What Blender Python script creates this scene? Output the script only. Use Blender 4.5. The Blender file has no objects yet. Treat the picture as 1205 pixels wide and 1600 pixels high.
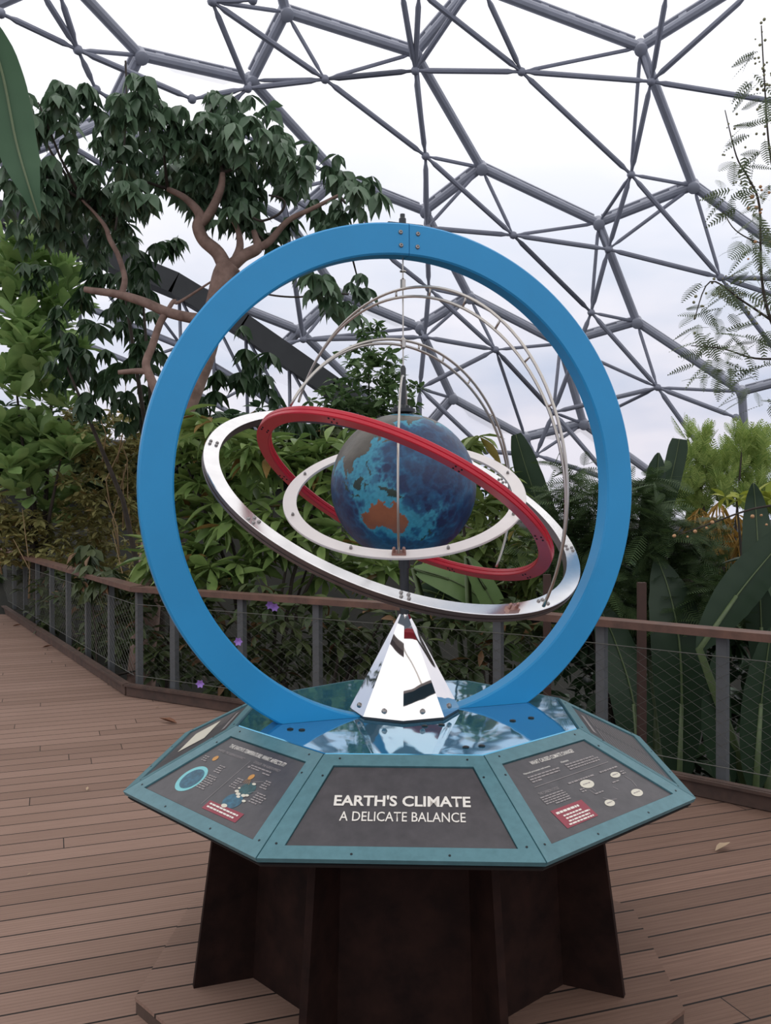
import bpy, bmesh, math, random
import numpy as np
from mathutils import Vector, Matrix

scene = bpy.context.scene
COL = scene.collection
PI = math.pi

# ---------------------------------------------------------------- camera
cam_data = bpy.data.cameras.new('camera')
cam = bpy.data.objects.new('camera', cam_data)
COL.objects.link(cam)
cam_data.sensor_fit = 'VERTICAL'
cam_data.sensor_height = 36.0
cam_data.lens = 36.0 * 1416.6 / 1600.0
cam_data.clip_end = 500
cam.matrix_world = (Matrix.Translation((-.079, -3.296, 1.67))
                    @ Matrix.Rotation(PI / 2 - .0079, 4, 'X') @ Matrix.Rotation(-.0029, 4, 'Z'))
scene.camera = cam

# ---------------------------------------------------------------- sky and exposure
scene.view_settings.view_transform = 'Standard'
scene.view_settings.look = 'None'
scene.view_settings.gamma = 1.0
scene.view_settings.exposure = 0.0
scene.view_settings.use_curve_mapping = False
SKY_STRENGTH = 1.15
world = bpy.data.worlds.new('overcast_sky')
scene.world = world
world.use_nodes = True
nt = world.node_tree
for n_ in list(nt.nodes): nt.nodes.remove(n_)
w_out = nt.nodes.new('ShaderNodeOutputWorld')
w_bg = nt.nodes.new('ShaderNodeBackground')
w_bg.inputs['Strength'].default_value = SKY_STRENGTH
tc = nt.nodes.new('ShaderNodeTexCoord')
mp = nt.nodes.new('ShaderNodeMapping'); mp.inputs['Scale'].default_value = (1.6, 1.6, 4.0)
mp.inputs['Location'].default_value = (.35, .1, .2)
nz = nt.nodes.new('ShaderNodeTexNoise'); nz.inputs['Scale'].default_value = 2.2; nz.inputs['Detail'].default_value = 6
rp = nt.nodes.new('ShaderNodeValToRGB')
rp.color_ramp.elements[0].position = .38; rp.color_ramp.elements[0].color = (.44, .51, .66, 1)
rp.color_ramp.elements[1].position = .62; rp.color_ramp.elements[1].color = (.76, .74, .81, 1)
sp = nt.nodes.new('ShaderNodeSeparateXYZ')
er = nt.nodes.new('ShaderNodeMapRange')          # clouds thin out to an even bright white overhead
er.inputs['From Min'].default_value = .10; er.inputs['From Max'].default_value = .48
mx = nt.nodes.new('ShaderNodeMix'); mx.data_type = 'RGBA'
mx.inputs[7].default_value = (1.12, 1.11, 1.13, 1)
for a, b in ((tc.outputs['Generated'], mp.inputs['Vector']), (mp.outputs['Vector'], nz.inputs['Vector']),
             (nz.outputs['Fac'], rp.inputs['Fac']), (tc.outputs['Generated'], sp.inputs[0]),
             (sp.outputs['Z'], er.inputs['Value']), (er.outputs[0], mx.inputs[0]), (rp.outputs['Color'], mx.inputs[6]),
             (mx.outputs[2], w_bg.inputs['Color']), (w_bg.outputs[0], w_out.inputs['Surface'])):
    nt.links.new(a, b)

# ---------------------------------------------------------------- helpers
def tag(o, label=None, cat=None, group=None, kind=None):
    if label: o['label'] = label
    if cat: o['category'] = cat
    if group: o['group'] = group
    if kind: o['kind'] = kind
    return o

def empty(name, loc=(0, 0, 0), label=None, cat=None, group=None, kind=None):
    o = bpy.data.objects.new(name, None)
    o.empty_display_size = .1
    COL.objects.link(o)
    o.location = loc
    return tag(o, label, cat, group, kind)

def link(name, me, material, parent=None, smooth=False):
    """link a mesh given in world coordinates, optionally under a parent that only has a location"""
    for m in (material if isinstance(material, (list, tuple)) else [material]):
        me.materials.append(m)
    if smooth:
        me.polygons.foreach_set('use_smooth', [True] * len(me.polygons))
    o = bpy.data.objects.new(name, me)
    COL.objects.link(o)
    if parent is not None:
        o.parent = parent
        p = parent; off = Vector((0, 0, 0))
        while p is not None:
            off += Vector(p.location); p = p.parent
        o.location = -off
    return o

class MB:
    def __init__(s): s.v = []; s.f = []; s.m = []
    def add(s, vs, fs, mi=0):
        k = len(s.v); s.v += [tuple(map(float, p)) for p in vs]
        s.f += [tuple(i + k for i in f) for f in fs]; s.m += [mi] * len(fs)
    def box(s, c, size, axes=None, mi=0):
        c = Vector(c); ax = axes or (Vector((1, 0, 0)), Vector((0, 1, 0)), Vector((0, 0, 1)))
        h = [Vector(a) * (d / 2) for a, d in zip(ax, size)]
        vs = [c + h[0] * i + h[1] * j + h[2] * k for i in (-1, 1) for j in (-1, 1) for k in (-1, 1)]
        s.add(vs, [(0, 1, 3, 2), (4, 6, 7, 5), (0, 4, 5, 1), (2, 3, 7, 6), (0, 2, 6, 4), (1, 5, 7, 3)], mi)
    def bar(s, p, q, w, h, up=(0, 0, 1), mi=0):
        p = Vector(p); q = Vector(q); d = (q - p); L = d.length; d.normalize()
        u = Vector(up); sd = d.cross(u)
        if sd.length < 1e-4: sd = d.cross(Vector((1, 0, 0)))
        sd.normalize(); u = sd.cross(d)
        s.box((p + q) / 2, (L, w, h), (d, sd, u), mi)
    def tube(s, pts, r, n=8, mi=0, caps=True):
        pts = [Vector(p) for p in pts]; N = len(pts)
        rs = r if isinstance(r, (list, tuple)) else [r] * N
        t0 = (pts[1] - pts[0]).normalized()
        nrm = t0.orthogonal().normalized(); vs = []
        for i in range(N):
            t = (pts[min(i + 1, N - 1)] - pts[max(i - 1, 0)]).normalized()
            nrm = (nrm - t * nrm.dot(t)).normalized(); b = t.cross(nrm)
            for k in range(n):
                a = 2 * PI * k / n
                vs.append(pts[i] + (nrm * math.cos(a) + b * math.sin(a)) * rs[i])
        fs = [(i * n + k, i * n + (k + 1) % n, (i + 1) * n + (k + 1) % n, (i + 1) * n + k) for i in range(N - 1) for k in range(n)]
        if caps: fs += [tuple(range(n - 1, -1, -1)), tuple((N - 1) * n + k for k in range(n))]
        s.add(vs, fs, mi)
    def lathe(s, prof, c, axis=(0, 0, 1), n=24, mi=0, phase=0.0):
        """prof: (radius, height) pairs along the axis from c"""
        c = Vector(c); ax = Vector(axis).normalized(); u = ax.orthogonal().normalized()
        if abs(ax.z) > .999: u = Vector((1, 0, 0))
        w = ax.cross(u); vs = []
        for r, h in prof:
            for k in range(n):
                a = 2 * PI * k / n + phase
                vs.append(c + ax * h + (u * math.cos(a) + w * math.sin(a)) * r)
        m = len(prof)
        fs = [(i * n + k, i * n + (k + 1) % n, (i + 1) * n + (k + 1) % n, (i + 1) * n + k) for i in range(m - 1) for k in range(n)]
        fs += [tuple(range(n - 1, -1, -1)), tuple((m - 1) * n + k for k in range(n))]
        s.add(vs, fs, mi)
    def ring(s, c, e1, e2, prof, t0=0.0, t1=2 * PI, n=160, mi=0, pm=None):
        """sweep the closed (radius, height) profile round the circle spanned by e1, e2"""
        c = Vector(c); e1 = Vector(e1).normalized(); e2 = Vector(e2).normalized(); N = e1.cross(e2)
        closed = abs(t1 - t0 - 2 * PI) < 1e-6; m = len(prof); cnt = n if closed else n + 1; vs = []
        for i in range(cnt):
            a = t0 + (t1 - t0) * i / n; d = e1 * math.cos(a) + e2 * math.sin(a)
            vs += [c + d * r + N * h for r, h in prof]
        for k in range(m):
            fs = []
            for i in range(n):
                j = (i + 1) % cnt
                fs.append((i * m + k, j * m + k, j * m + (k + 1) % m, i * m + (k + 1) % m))
            s.add([], [], mi)
            b = len(s.v)
            s.f += [tuple(x + b for x in f) for f in fs]; s.m += [(pm[k] if pm else mi)] * n
        b = len(s.v)
        s.v += [tuple(p) for p in vs]
        if not closed:
            s.f += [tuple(b + k for k in range(m)), tuple(b + n * m + k for k in range(m - 1, -1, -1))]; s.m += [mi] * 2
    def mesh(s, name):
        me = bpy.data.meshes.new(name)
        me.from_pydata(s.v, [], s.f)
        if any(s.m): me.polygons.foreach_set('material_index', s.m)
        me.update()
        return me
    def build(s, name, material, parent=None, smooth=False, fix=True, sharp=None):
        me = s.mesh(name)
        if fix:
            bm = bmesh.new(); bm.from_mesh(me)
            bmesh.ops.recalc_face_normals(bm, faces=bm.faces)
            bm.to_mesh(me); bm.free()
        o = link(name, me, material, parent, smooth or sharp is not None)
        if sharp is not None:
            bm = bmesh.new(); bm.from_mesh(me)
            for e in bm.edges:
                e.smooth = not (len(e.link_faces) == 2 and e.calc_face_angle(0) > sharp)
            bm.to_mesh(me); bm.free()
        return o

# ---------------------------------------------------------------- materials
def srgb(r, g, b):
    f = lambda c: c / 12.92 if c <= .04045 else ((c + .055) / 1.055) ** 2.4
    return (f(r / 255), f(g / 255), f(b / 255), 1.0)

class NT:
    """small wrapper for building node trees"""
    def __init__(s, name):
        s.m = bpy.data.materials.new(name); s.m.use_nodes = True; s.t = s.m.node_tree
        for x in list(s.t.nodes): s.t.nodes.remove(x)
        s.out = s.t.nodes.new('ShaderNodeOutputMaterial')
    def n(s, typ, **kw):
        x = s.t.nodes.new('ShaderNode' + typ)
        for k, v in kw.items():
            if k in x.inputs: s.set(x.inputs[k], v)
            else: setattr(x, k, v)
        return x
    def set(s, sock, v):
        if hasattr(v, 'links') or isinstance(v, bpy.types.NodeSocket): s.t.links.new(v, sock)
        else: sock.default_value = v
    def math(s, op, a, b=None, c=None):
        x = s.t.nodes.new('ShaderNodeMath'); x.operation = op
        for i, v in enumerate((a, b, c)):
            if v is not None: s.set(x.inputs[i], v)
        return x.outputs[0]
    def mix(s, f, a, b, mode='MIX'):
        x = s.t.nodes.new('ShaderNodeMix'); x.data_type = 'RGBA'; x.blend_type = mode
        s.set(x.inputs[0], f); s.set(x.inputs[6], a); s.set(x.inputs[7], b)
        return x.outputs[2]
    def noise(s, vec, scale, detail=3, rough=.5):
        x = s.t.nodes.new('ShaderNodeTexNoise'); x.inputs['Scale'].default_value = scale
        x.inputs['Detail'].default_value = detail; x.inputs['Roughness'].default_value = rough
        if vec is not None: s.t.links.new(vec, x.inputs['Vector'])
        return x.outputs['Fac']
    def coord(s, scale=(1, 1, 1), rot=(0, 0, 0)):
        g = s.t.nodes.new('ShaderNodeNewGeometry'); m = s.t.nodes.new('ShaderNodeMapping')
        m.inputs['Scale'].default_value = scale; m.inputs['Rotation'].default_value = rot
        s.t.links.new(g.outputs['Position'], m.inputs['Vector']); return m.outputs['Vector']
    def ramp(s, f, lo, hi):
        x = s.t.nodes.new('ShaderNodeMapRange'); s.set(x.inputs['Value'], f)
        x.inputs['From Min'].default_value = lo; x.inputs['From Max'].default_value = hi
        return x.outputs[0]
    def bump(s, h, strength=.3, dist=.01):
        x = s.t.nodes.new('ShaderNodeBump'); x.inputs['Strength'].default_value = strength
        x.inputs['Distance'].default_value = dist; s.t.links.new(h, x.inputs['Height']); return x.outputs['Normal']
    def bsdf(s, color, rough=.5, metal=0.0, normal=None, **kw):
        p = s.t.nodes.new('ShaderNodeBsdfPrincipled')
        s.set(p.inputs['Base Color'], color); s.set(p.inputs['Roughness'], rough); s.set(p.inputs['Metallic'], metal)
        if normal is not None: s.t.links.new(normal, p.inputs['Normal'])
        for k, v in kw.items(): s.set(p.inputs[k.replace('_', ' ')], v)
        s.t.links.new(p.outputs[0], s.out.inputs['Surface']); s.p = p
        return s.m

def plain(name, col, rough=.5, metal=0.0, var=.25, scale=14, dark=None, bump=0, **kw):
    """one colour, gently mottled by object-space noise"""
    t = NT(name)
    c = t.coord(); f = t.ramp(t.noise(c, scale, 5, .6), .3, .7)
    d = dark or tuple(x * (1 - var) for x in col[:3]) + (1,)
    nrm = t.bump(t.noise(c, scale * 4, 4), bump, .004) if bump else None
    return t.bsdf(t.mix(f, d, col), rough, metal, nrm, **kw)

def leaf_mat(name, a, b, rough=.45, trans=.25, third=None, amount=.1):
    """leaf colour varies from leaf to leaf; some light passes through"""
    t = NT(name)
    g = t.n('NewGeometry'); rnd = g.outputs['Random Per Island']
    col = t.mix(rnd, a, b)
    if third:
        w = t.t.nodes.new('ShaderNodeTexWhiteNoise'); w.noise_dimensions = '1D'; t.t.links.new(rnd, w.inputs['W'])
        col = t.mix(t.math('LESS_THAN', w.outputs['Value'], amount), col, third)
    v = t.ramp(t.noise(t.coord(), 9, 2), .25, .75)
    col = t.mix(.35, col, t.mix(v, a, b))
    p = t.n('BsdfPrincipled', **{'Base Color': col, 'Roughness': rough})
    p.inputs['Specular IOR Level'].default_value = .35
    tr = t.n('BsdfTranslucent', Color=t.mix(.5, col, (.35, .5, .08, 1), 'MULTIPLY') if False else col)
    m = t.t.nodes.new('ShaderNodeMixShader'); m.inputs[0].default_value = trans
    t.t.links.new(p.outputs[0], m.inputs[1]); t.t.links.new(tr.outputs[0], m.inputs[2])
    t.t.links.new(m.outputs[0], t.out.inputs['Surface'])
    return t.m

def deck_material(name, turn):
    t = NT(name)
    pos = t.n('NewGeometry').outputs['Position']
    mp_ = t.t.nodes.new('ShaderNodeMapping'); mp_.inputs['Rotation'].default_value = (0, 0, -turn)
    t.t.links.new(pos, mp_.inputs['Vector'])
    s = t.n('SeparateXYZ'); t.t.links.new(mp_.outputs[0], s.inputs[0])
    u, v = s.outputs['X'], s.outputs['Y']
    sv = t.math('DIVIDE', v, .147)
    idx = t.math('FLOOR', sv); fr = t.math('FRACT', sv)
    wn = t.t.nodes.new('ShaderNodeTexWhiteNoise'); wn.noise_dimensions = '1D'; t.t.links.new(idx, wn.inputs['W'])
    rnd = wn.outputs['Value']
    su = t.math('DIVIDE', t.math('ADD', u, t.math('MULTIPLY', rnd, 3.1)), 2.6)
    wn2 = t.t.nodes.new('ShaderNodeTexWhiteNoise'); wn2.noise_dimensions = '2D'
    cb = t.n('CombineXYZ'); t.t.links.new(idx, cb.inputs[0]); t.t.links.new(t.math('FLOOR', su), cb.inputs[1])
    t.t.links.new(cb.outputs[0], wn2.inputs['Vector'])
    rnd2 = wn2.outputs['Value']
    gap = t.math('GREATER_THAN', t.math('ABSOLUTE', t.math('SUBTRACT', fr, .5)), .468)
    butt = t.math('LESS_THAN', t.math('FRACT', su), .0018)
    groove = t.math('GREATER_THAN', t.math('ABSOLUTE', t.math('SUBTRACT', t.math('FRACT', t.math('MULTIPLY', fr, 7)), .5)), .40)
    gv = t.n('CombineXYZ'); t.t.links.new(t.math('MULTIPLY', u, 1.3), gv.inputs[0]); t.t.links.new(t.math('MULTIPLY', v, 34), gv.inputs[1])
    grain = t.ramp(t.noise(gv.outputs[0], 1.6, 5, .65), .25, .75)
    blot = t.ramp(t.noise(pos, 1.1, 4, .6), .3, .7)
    side = t.n('SeparateXYZ'); t.t.links.new(pos, side.inputs[0])
    right = t.ramp(t.math('ADD', side.outputs['X'], t.math('MULTIPLY', blot, .8)), -.2, 1.2)
    pale = t.mix(rnd2, srgb(134, 108, 95), srgb(154, 126, 112))       # ribbed boards, left
    old = t.mix(rnd2, srgb(112, 88, 76), srgb(142, 112, 98))         # weathered boards, right
    col = t.mix(right, pale, old)
    col = t.mix(t.math('MULTIPLY', grain, t.math('ADD', .3, t.math('MULTIPLY', right, .35))), col, srgb(84, 62, 52))
    col = t.mix(t.math('MULTIPLY', blot, .25), col, srgb(120, 94, 76))
    col = t.mix(t.math('MULTIPLY', groove, .22), col, srgb(80, 60, 50))
    line = t.math('MAXIMUM', gap, butt)
    col = t.mix(line, col, (.016, .011, .009, 1))
    h = t.math('SUBTRACT', t.math('MULTIPLY', grain, .25), t.math('ADD', t.math('MULTIPLY', line, 2.0), t.math('MULTIPLY', groove, .4)))
    return t.bsdf(col, .78, 0, t.bump(h, .7, .005), Specular_IOR_Level=.3)

M = {}
M['deck'] = deck_material('deck_boards', math.radians(20.3))
M['step'] = deck_material('step_boards', math.radians(18.5))
M['step_edge'] = plain('step_edge_wood', srgb(84, 66, 56), .8, bump=.3)
M['soil'] = plain('shade_darkened_soil', srgb(26, 25, 16), .95, dark=srgb(14, 16, 9), scale=3, bump=.5)  # soil colour darkened to stand in for the canopy's shade
M['steel'] = plain('galvanised_steel', srgb(160, 163, 174), .5, .15, var=.12, scale=3)
M['strut'] = plain('galvanised_strut', srgb(140, 143, 156), .5, .15, var=.12, scale=3)
M['arch_dark'] = plain('dark_arch_lining', srgb(52, 54, 56), .7, .1, scale=2)
M['rail_wood'] = plain('rail_hardwood', srgb(112, 80, 66), .6, dark=srgb(78, 56, 47), scale=7, bump=.2)
M['kick_wood'] = plain('kickboard_hardwood', srgb(88, 66, 56), .65, dark=srgb(60, 46, 40), scale=7, bump=.2)
M['post_grey'] = plain('grey_painted_post', srgb(92, 95, 97), .55, .2, var=.15)
M['stake'] = plain('brown_timber_stake', srgb(70, 48, 40), .75)
M['wire'] = plain('stainless_wire', srgb(96, 96, 90), .5, .4, var=.1)
M['teal'] = plain('teal_painted_board', srgb(82, 126, 134), .42, var=.12, scale=30, dark=srgb(70, 112, 120))
M['under'] = plain('dark_underside', srgb(30, 27, 27), .8)
M['rust'] = plain('dark_brown_base', srgb(46, 29, 24), .7, dark=srgb(26, 16, 14), scale=10, Specular_IOR_Level=.12)
M['plate'] = plain('dark_grey_sign_plate', srgb(72, 68, 71), .38, dark=srgb(56, 53, 56), scale=22)
M['ink'] = plain('white_lettering', srgb(232, 226, 216), .5, var=.06)
M['ink_grey'] = plain('grey_small_print', srgb(150, 142, 140), .5, var=.1)
M['red_print'] = plain('red_print_box', srgb(142, 42, 60), .45, var=.12)
M['print_ring'] = plain('pale_turquoise_print', srgb(122, 196, 200), .45, var=.12, scale=60)
M['print_blue'] = plain('blue_globe_print', srgb(46, 108, 132), .45, dark=srgb(24, 66, 84), scale=60)
M['print_green'] = plain('green_globe_print', srgb(38, 92, 96), .45, dark=srgb(22, 58, 62), scale=70)
M['print_orange'] = plain('orange_sun_print', srgb(196, 138, 62), .45, var=.12)
M['print_cream'] = plain('cream_print', srgb(214, 208, 190), .5, var=.06)
M['screw'] = plain('dark_screw_head', srgb(38, 44, 48), .4, .6)
M['bolt'] = plain('steel_bolt', srgb(150, 146, 144), .3, .9, var=.1)
M['copper'] = plain('pinkish_clamp_metal', srgb(168, 132, 122), .35, .7, var=.1)
M['hoop'] = plain('sky_blue_hoop_paint', srgb(34, 148, 206), .38, var=.07, scale=4)
M['red'] = plain('red_painted_ring', srgb(196, 24, 48), .36, var=.14, scale=9)
M['white'] = plain('milky_white_ring', srgb(228, 220, 216), .35, var=.05, scale=20)
M['silver'] = plain('polished_aluminium', srgb(232, 230, 230), .2, .95, var=.1, scale=18)
M['silver_edge'] = plain('ring_edge_grey', srgb(112, 102, 100), .4, .7, var=.2, scale=18)
M['rod'] = plain('steel_rod', srgb(190, 184, 176), .28, .95, var=.08)
M['rod_dark'] = plain('dark_steel_pole', srgb(70, 72, 74), .35, .7)
def chrome():
    t = NT('mirror_cone_metal')
    c = t.coord((1, 1, .55))
    nrm = t.bump(t.noise(c, 9, 1, .4), .10, .02)
    return t.bsdf((.86, .84, .83, 1), .03, 1.0, nrm)
M['chrome'] = chrome()
def acrylic():
    t = NT('blue_reflective_top')
    nrm = t.bump(t.noise(t.coord(), 6, 1, .4), .07, .02)
    return t.bsdf(srgb(86, 166, 202), .035, .72, nrm, Coat_Weight=.6, Coat_Roughness=.02)
M['top'] = acrylic()
def film():
    t = NT('clear_foil_cushion')
    tr = t.n('BsdfTransparent'); tr.inputs['Color'].default_value = (.97, .97, .98, 1)
    df = t.n('BsdfTranslucent'); df.inputs['Color'].default_value = (.85, .86, .9, 1)
    gl = t.n('BsdfGlossy'); gl.inputs['Roughness'].default_value = .12; gl.inputs['Color'].default_value = (.8, .8, .85, 1)
    lw = t.n('LayerWeight'); lw.inputs['Blend'].default_value = .25
    a = t.t.nodes.new('ShaderNodeMixShader'); b = t.t.nodes.new('ShaderNodeMixShader')
    a.inputs[0].default_value = .06
    t.t.links.new(tr.outputs[0], a.inputs[1]); t.t.links.new(df.outputs[0], a.inputs[2])
    t.t.links.new(t.math('MULTIPLY', lw.outputs['Fresnel'], .25), b.inputs[0])
    t.t.links.new(a.outputs[0], b.inputs[1]); t.t.links.new(gl.outputs[0], b.inputs[2])
    t.t.links.new(b.outputs[0], t.out.inputs['Surface'])
    return t.m
M['film'] = film()
M['bark'] = plain('pinkish_grey_bark', srgb(150, 124, 112), .85, dark=srgb(108, 86, 76), scale=8, bump=.4)
M['bark_dark'] = plain('dark_bark', srgb(66, 58, 50), .9, dark=srgb(44, 38, 32), scale=9, bump=.4)
M['twig'] = plain('pale_dry_twig', srgb(150, 126, 92), .85)
M['vine'] = plain('dark_vine', srgb(60, 52, 46), .85)
M['lf_canopy'] = leaf_mat('dark_drooping_leaf', srgb(62, 88, 62), srgb(106, 130, 102), .38, .2)
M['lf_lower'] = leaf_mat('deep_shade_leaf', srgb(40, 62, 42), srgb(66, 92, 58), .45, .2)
M['lf_bush'] = leaf_mat('glossy_paddle_leaf', srgb(110, 142, 82), srgb(164, 190, 122), .36, .32)
M['lf_olive'] = leaf_mat('olive_small_leaf', srgb(122, 124, 74), srgb(172, 164, 108), .6, .3, srgb(140, 110, 66), .12)
M['lf_cocoa'] = leaf_mat('bright_lance_leaf', srgb(86, 116, 60), srgb(146, 168, 98), .38, .32, srgb(146, 84, 52), .05)
M['lf_coffee'] = leaf_mat('pale_lance_leaf', srgb(78, 104, 50), srgb(138, 152, 88), .4, .28, srgb(150, 120, 60), .05)
M['lf_mid'] = leaf_mat('soft_mid_green_leaf', srgb(60, 90, 52), srgb(112, 136, 88), .5, .3)
M['lf_under'] = leaf_mat('undergrowth_leaf', srgb(44, 62, 36), srgb(86, 96, 58), .5, .2, srgb(132, 88, 60), .08)
M['lf_feather'] = leaf_mat('dark_feathery_leaf', srgb(50, 72, 42), srgb(82, 102, 60), .6, .25)
M['lf_cypress'] = leaf_mat('yellow_green_spray', srgb(112, 142, 72), srgb(184, 198, 116), .6, .35)
M['lf_dead'] = leaf_mat('dry_straw_frond', srgb(120, 94, 42), srgb(176, 140, 70), .7, .25)
M['lf_yellow'] = leaf_mat('yellowish_leaf', srgb(120, 138, 48), srgb(176, 178, 76), .5, .35)
M['lf_mimosa'] = leaf_mat('grey_green_pinnate_leaf', srgb(78, 94, 68), srgb(116, 128, 96), .6, .3)
M['lf_banana'] = leaf_mat('banana_leaf_dark', srgb(34, 52, 36), srgb(46, 66, 44), .45, .15)
M['lf_banana_l'] = leaf_mat('banana_leaf_light', srgb(92, 118, 72), srgb(112, 138, 84), .4, .25)
M['lf_near'] = leaf_mat('near_hanging_leaf', srgb(48, 80, 54), srgb(60, 94, 62), .45, .2)
M['midrib'] = plain('pale_midrib', srgb(84, 100, 62), .5)
M['dry_leaf'] = plain('brown_dry_leaf', srgb(120, 78, 54), .7, var=.3)
M['dry_pale'] = plain('pale_dry_leaf', srgb(176, 152, 124), .7, var=.2)
M['flower'] = plain('violet_petal', srgb(160, 124, 206), .6, var=.1)
M['ball'] = plain('grey_green_flower_ball', srgb(140, 140, 108), .8)
M['ball_brown'] = plain('brown_flower_ball', srgb(196, 152, 110), .8)

# ================================================================ SETTING
FENCE = [Vector((-8.68, 15.55, 0)), Vector((-2.26, 4.74, 0)), Vector((.84, 2.80, 0)), Vector((2.55, 1.30, 0)), Vector((4.6, -.85, 0))]

def slab(name, outline, z0, z1, material, parent=None):
    m = MB(); n = len(outline)
    m.add([(x, y, z0) for x, y in outline] + [(x, y, z1) for x, y in outline],
          [tuple(range(n - 1, -1, -1)), tuple(range(n, 2 * n))] + [(i, (i + 1) % n, n + (i + 1) % n, n + i) for i in range(n)])
    return m.build(name, material, parent)

deck_outline = [(p.x, p.y) for p in FENCE] + [(7.5, -4.5), (7.5, -8.5), (-14, -8.5), (-14, 15.55)]
tag(slab('floor', deck_outline, -.12, 0, M['deck']), 'ribbed brown timber boardwalk running round the display', kind='structure')

def smooth(t): t = max(0.0, min(1.0, t)); return t * t * (3 - 2 * t)
def ground_z(x, y):
    top = 3.4 - 2.6 * smooth((x + 1.0) / 3.0)
    return -1.05 + (top + 1.05) * smooth((y - 6.5) / 13.0) + .12 * math.sin(x * 1.3 + y * .7)
def make_ground():
    nx, ny = 70, 60; vs = []; fs = []
    for j in range(ny):
        for i in range(nx):
            x = -34 + 68 * i / (nx - 1); y = -14 + 58 * j / (ny - 1)
            vs.append((x, y, ground_z(x, y)))
    for j in range(ny - 1):
        for i in range(nx - 1):
            a = j * nx + i; fs.append((a, a + 1, a + nx + 1, a + nx))
    m = MB(); m.add(vs, fs)
    return m.build('ground', M['soil'], smooth=True, fix=False)
tag(make_ground(), 'dark planted bank behind the railings', kind='structure')

# ---------------------------------------------------------------- the dome of steel hexagons
DOME_OUT = {'A':(-6.73,21.50,13.93), 'B':(-3.92,22.98,13.93), 'C':(-2.80,21.94,15.33), 'D':(0.83,23.39,14.91), 'E':(3.02,25.83,12.46), 'F':(6.99,26.74,10.96), 'G':(9.73,25.58,11.77), 'H':(7.40,23.25,14.99), 'I':(2.42,22.17,16.21), 'J':(10.06,21.37,16.01), 'J2':(13.33,21.81,14.32), 'K0':(15.56,23.83,10.77), 'K':(14.12,25.97,8.82), 'V':(12.36,28.36,5.58), 'K2':(14.27,27.39,6.04), 'L':(1.24,26.55,11.31), 'M':(-1.48,25.50,12.03), 'N':(-3.15,25.94,10.77), 'Q':(-1.64,27.61,8.83), 'P':(-3.00,27.89,7.65), 'R':(1.14,28.62,7.89), 'S':(2.86,28.24,8.87), 'T':(8.67,28.25,8.00), 'U':(6.15,28.93,7.37), 'W':(2.37,29.78,5.55), 'X':(1.00,30.22,4.00), 'Y':(5.11,30.31,4.14), 'Z':(7.19,29.97,4.62), 'Z2':(10.46,30.06,2.27), 'V2':(12.87,29.14,2.86), 'Y2':(5.79,30.83,2.23), 'X2':(3.13,31.03,1.63), 'A1':(-8.05,19.39,14.90), 'A2':(-7.86,22.26,12.46), 'AL':(-10.46,21.57,11.09), 'AL2':(-11.41,19.85,11.94), 'AL3':(-10.41,18.96,13.57), 'C1':(-3.04,20.79,16.21), 'C2':(-5.60,19.50,16.15), 'I2':(3.12,20.65,17.44), 'I3':(-0.07,19.91,17.62), 'J3':(5.85,20.13,17.75), 'J4':(8.62,20.07,17.37), 'N2':(-5.87,24.04,11.77), 'N3':(-9.26,23.79,9.49), 'P2':(-4.55,28.08,6.19)}
DOME_IN = {'a':(-7.89,19.91,13.29), 'b':(-3.91,22.22,13.36), 'e':(-4.55,20.36,14.76), 'c':(-1.77,22.61,13.79), 'd':(0.81,22.87,14.15), 'g':(3.90,23.08,14.21), 'h':(7.64,23.02,13.89), 'i':(7.55,24.84,11.87), 'k':(7.20,26.29,9.97), 'j':(4.10,26.24,10.42), 'n':(1.18,24.59,12.36), 'l':(1.28,25.96,10.58), 'm':(10.78,26.08,8.99), 'o':(6.90,27.43,8.16), 'p':(9.37,28.17,5.71), 'q':(5.91,29.02,4.95), 'r':(3.76,28.20,7.04), 'v':(1.39,27.06,8.90), 'w':(1.29,27.86,7.42), 'x':(-2.82,27.12,7.22), 'y':(1.14,28.61,5.76), 't':(5.38,29.57,3.46), 'a1':(-9.27,18.50,13.47), 'a2':(-8.36,18.52,14.09), 'a3':(-7.97,18.79,14.15), 'b1':(-4.59,20.02,15.02), 'c1':(-3.53,20.64,14.95), 'd1':(0.38,21.20,15.59), 'd2':(2.26,21.40,15.66), 'g1':(0.87,21.33,15.56), 'g2':(2.65,21.47,15.63), 'h1':(7.56,21.26,15.52), 'h2':(9.70,20.91,15.30), 'h3':(11.57,22.62,13.04), 'm2':(12.93,25.40,8.77), 'm3':(13.08,25.74,8.11), 'm4':(13.43,26.73,5.95), 'p2':(11.96,27.86,4.64), 'p3':(10.99,28.53,3.63), 'q2':(8.93,29.62,1.62), 'x2':(-3.22,24.42,11.21), 'x3':(-3.95,26.92,6.87), 't2':(8.21,29.53,2.50), 't3':(4.59,30.16,1.39), 'y2':(1.14,29.52,3.26), 'y3':(3.58,29.57,3.60), 'a4':(-7.70,20.75,12.66), 'a5':(-6.24,22.24,12.12), 'a6':(-7.53,22.45,11.00), 'a7':(-8.71,21.20,11.46), 'a8':(-10.13,21.26,10.15), 'v1':(-0.11,26.24,9.86), 'b2':(-5.41,21.92,12.93), 'b3':(-4.99,22.50,12.55)}

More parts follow.
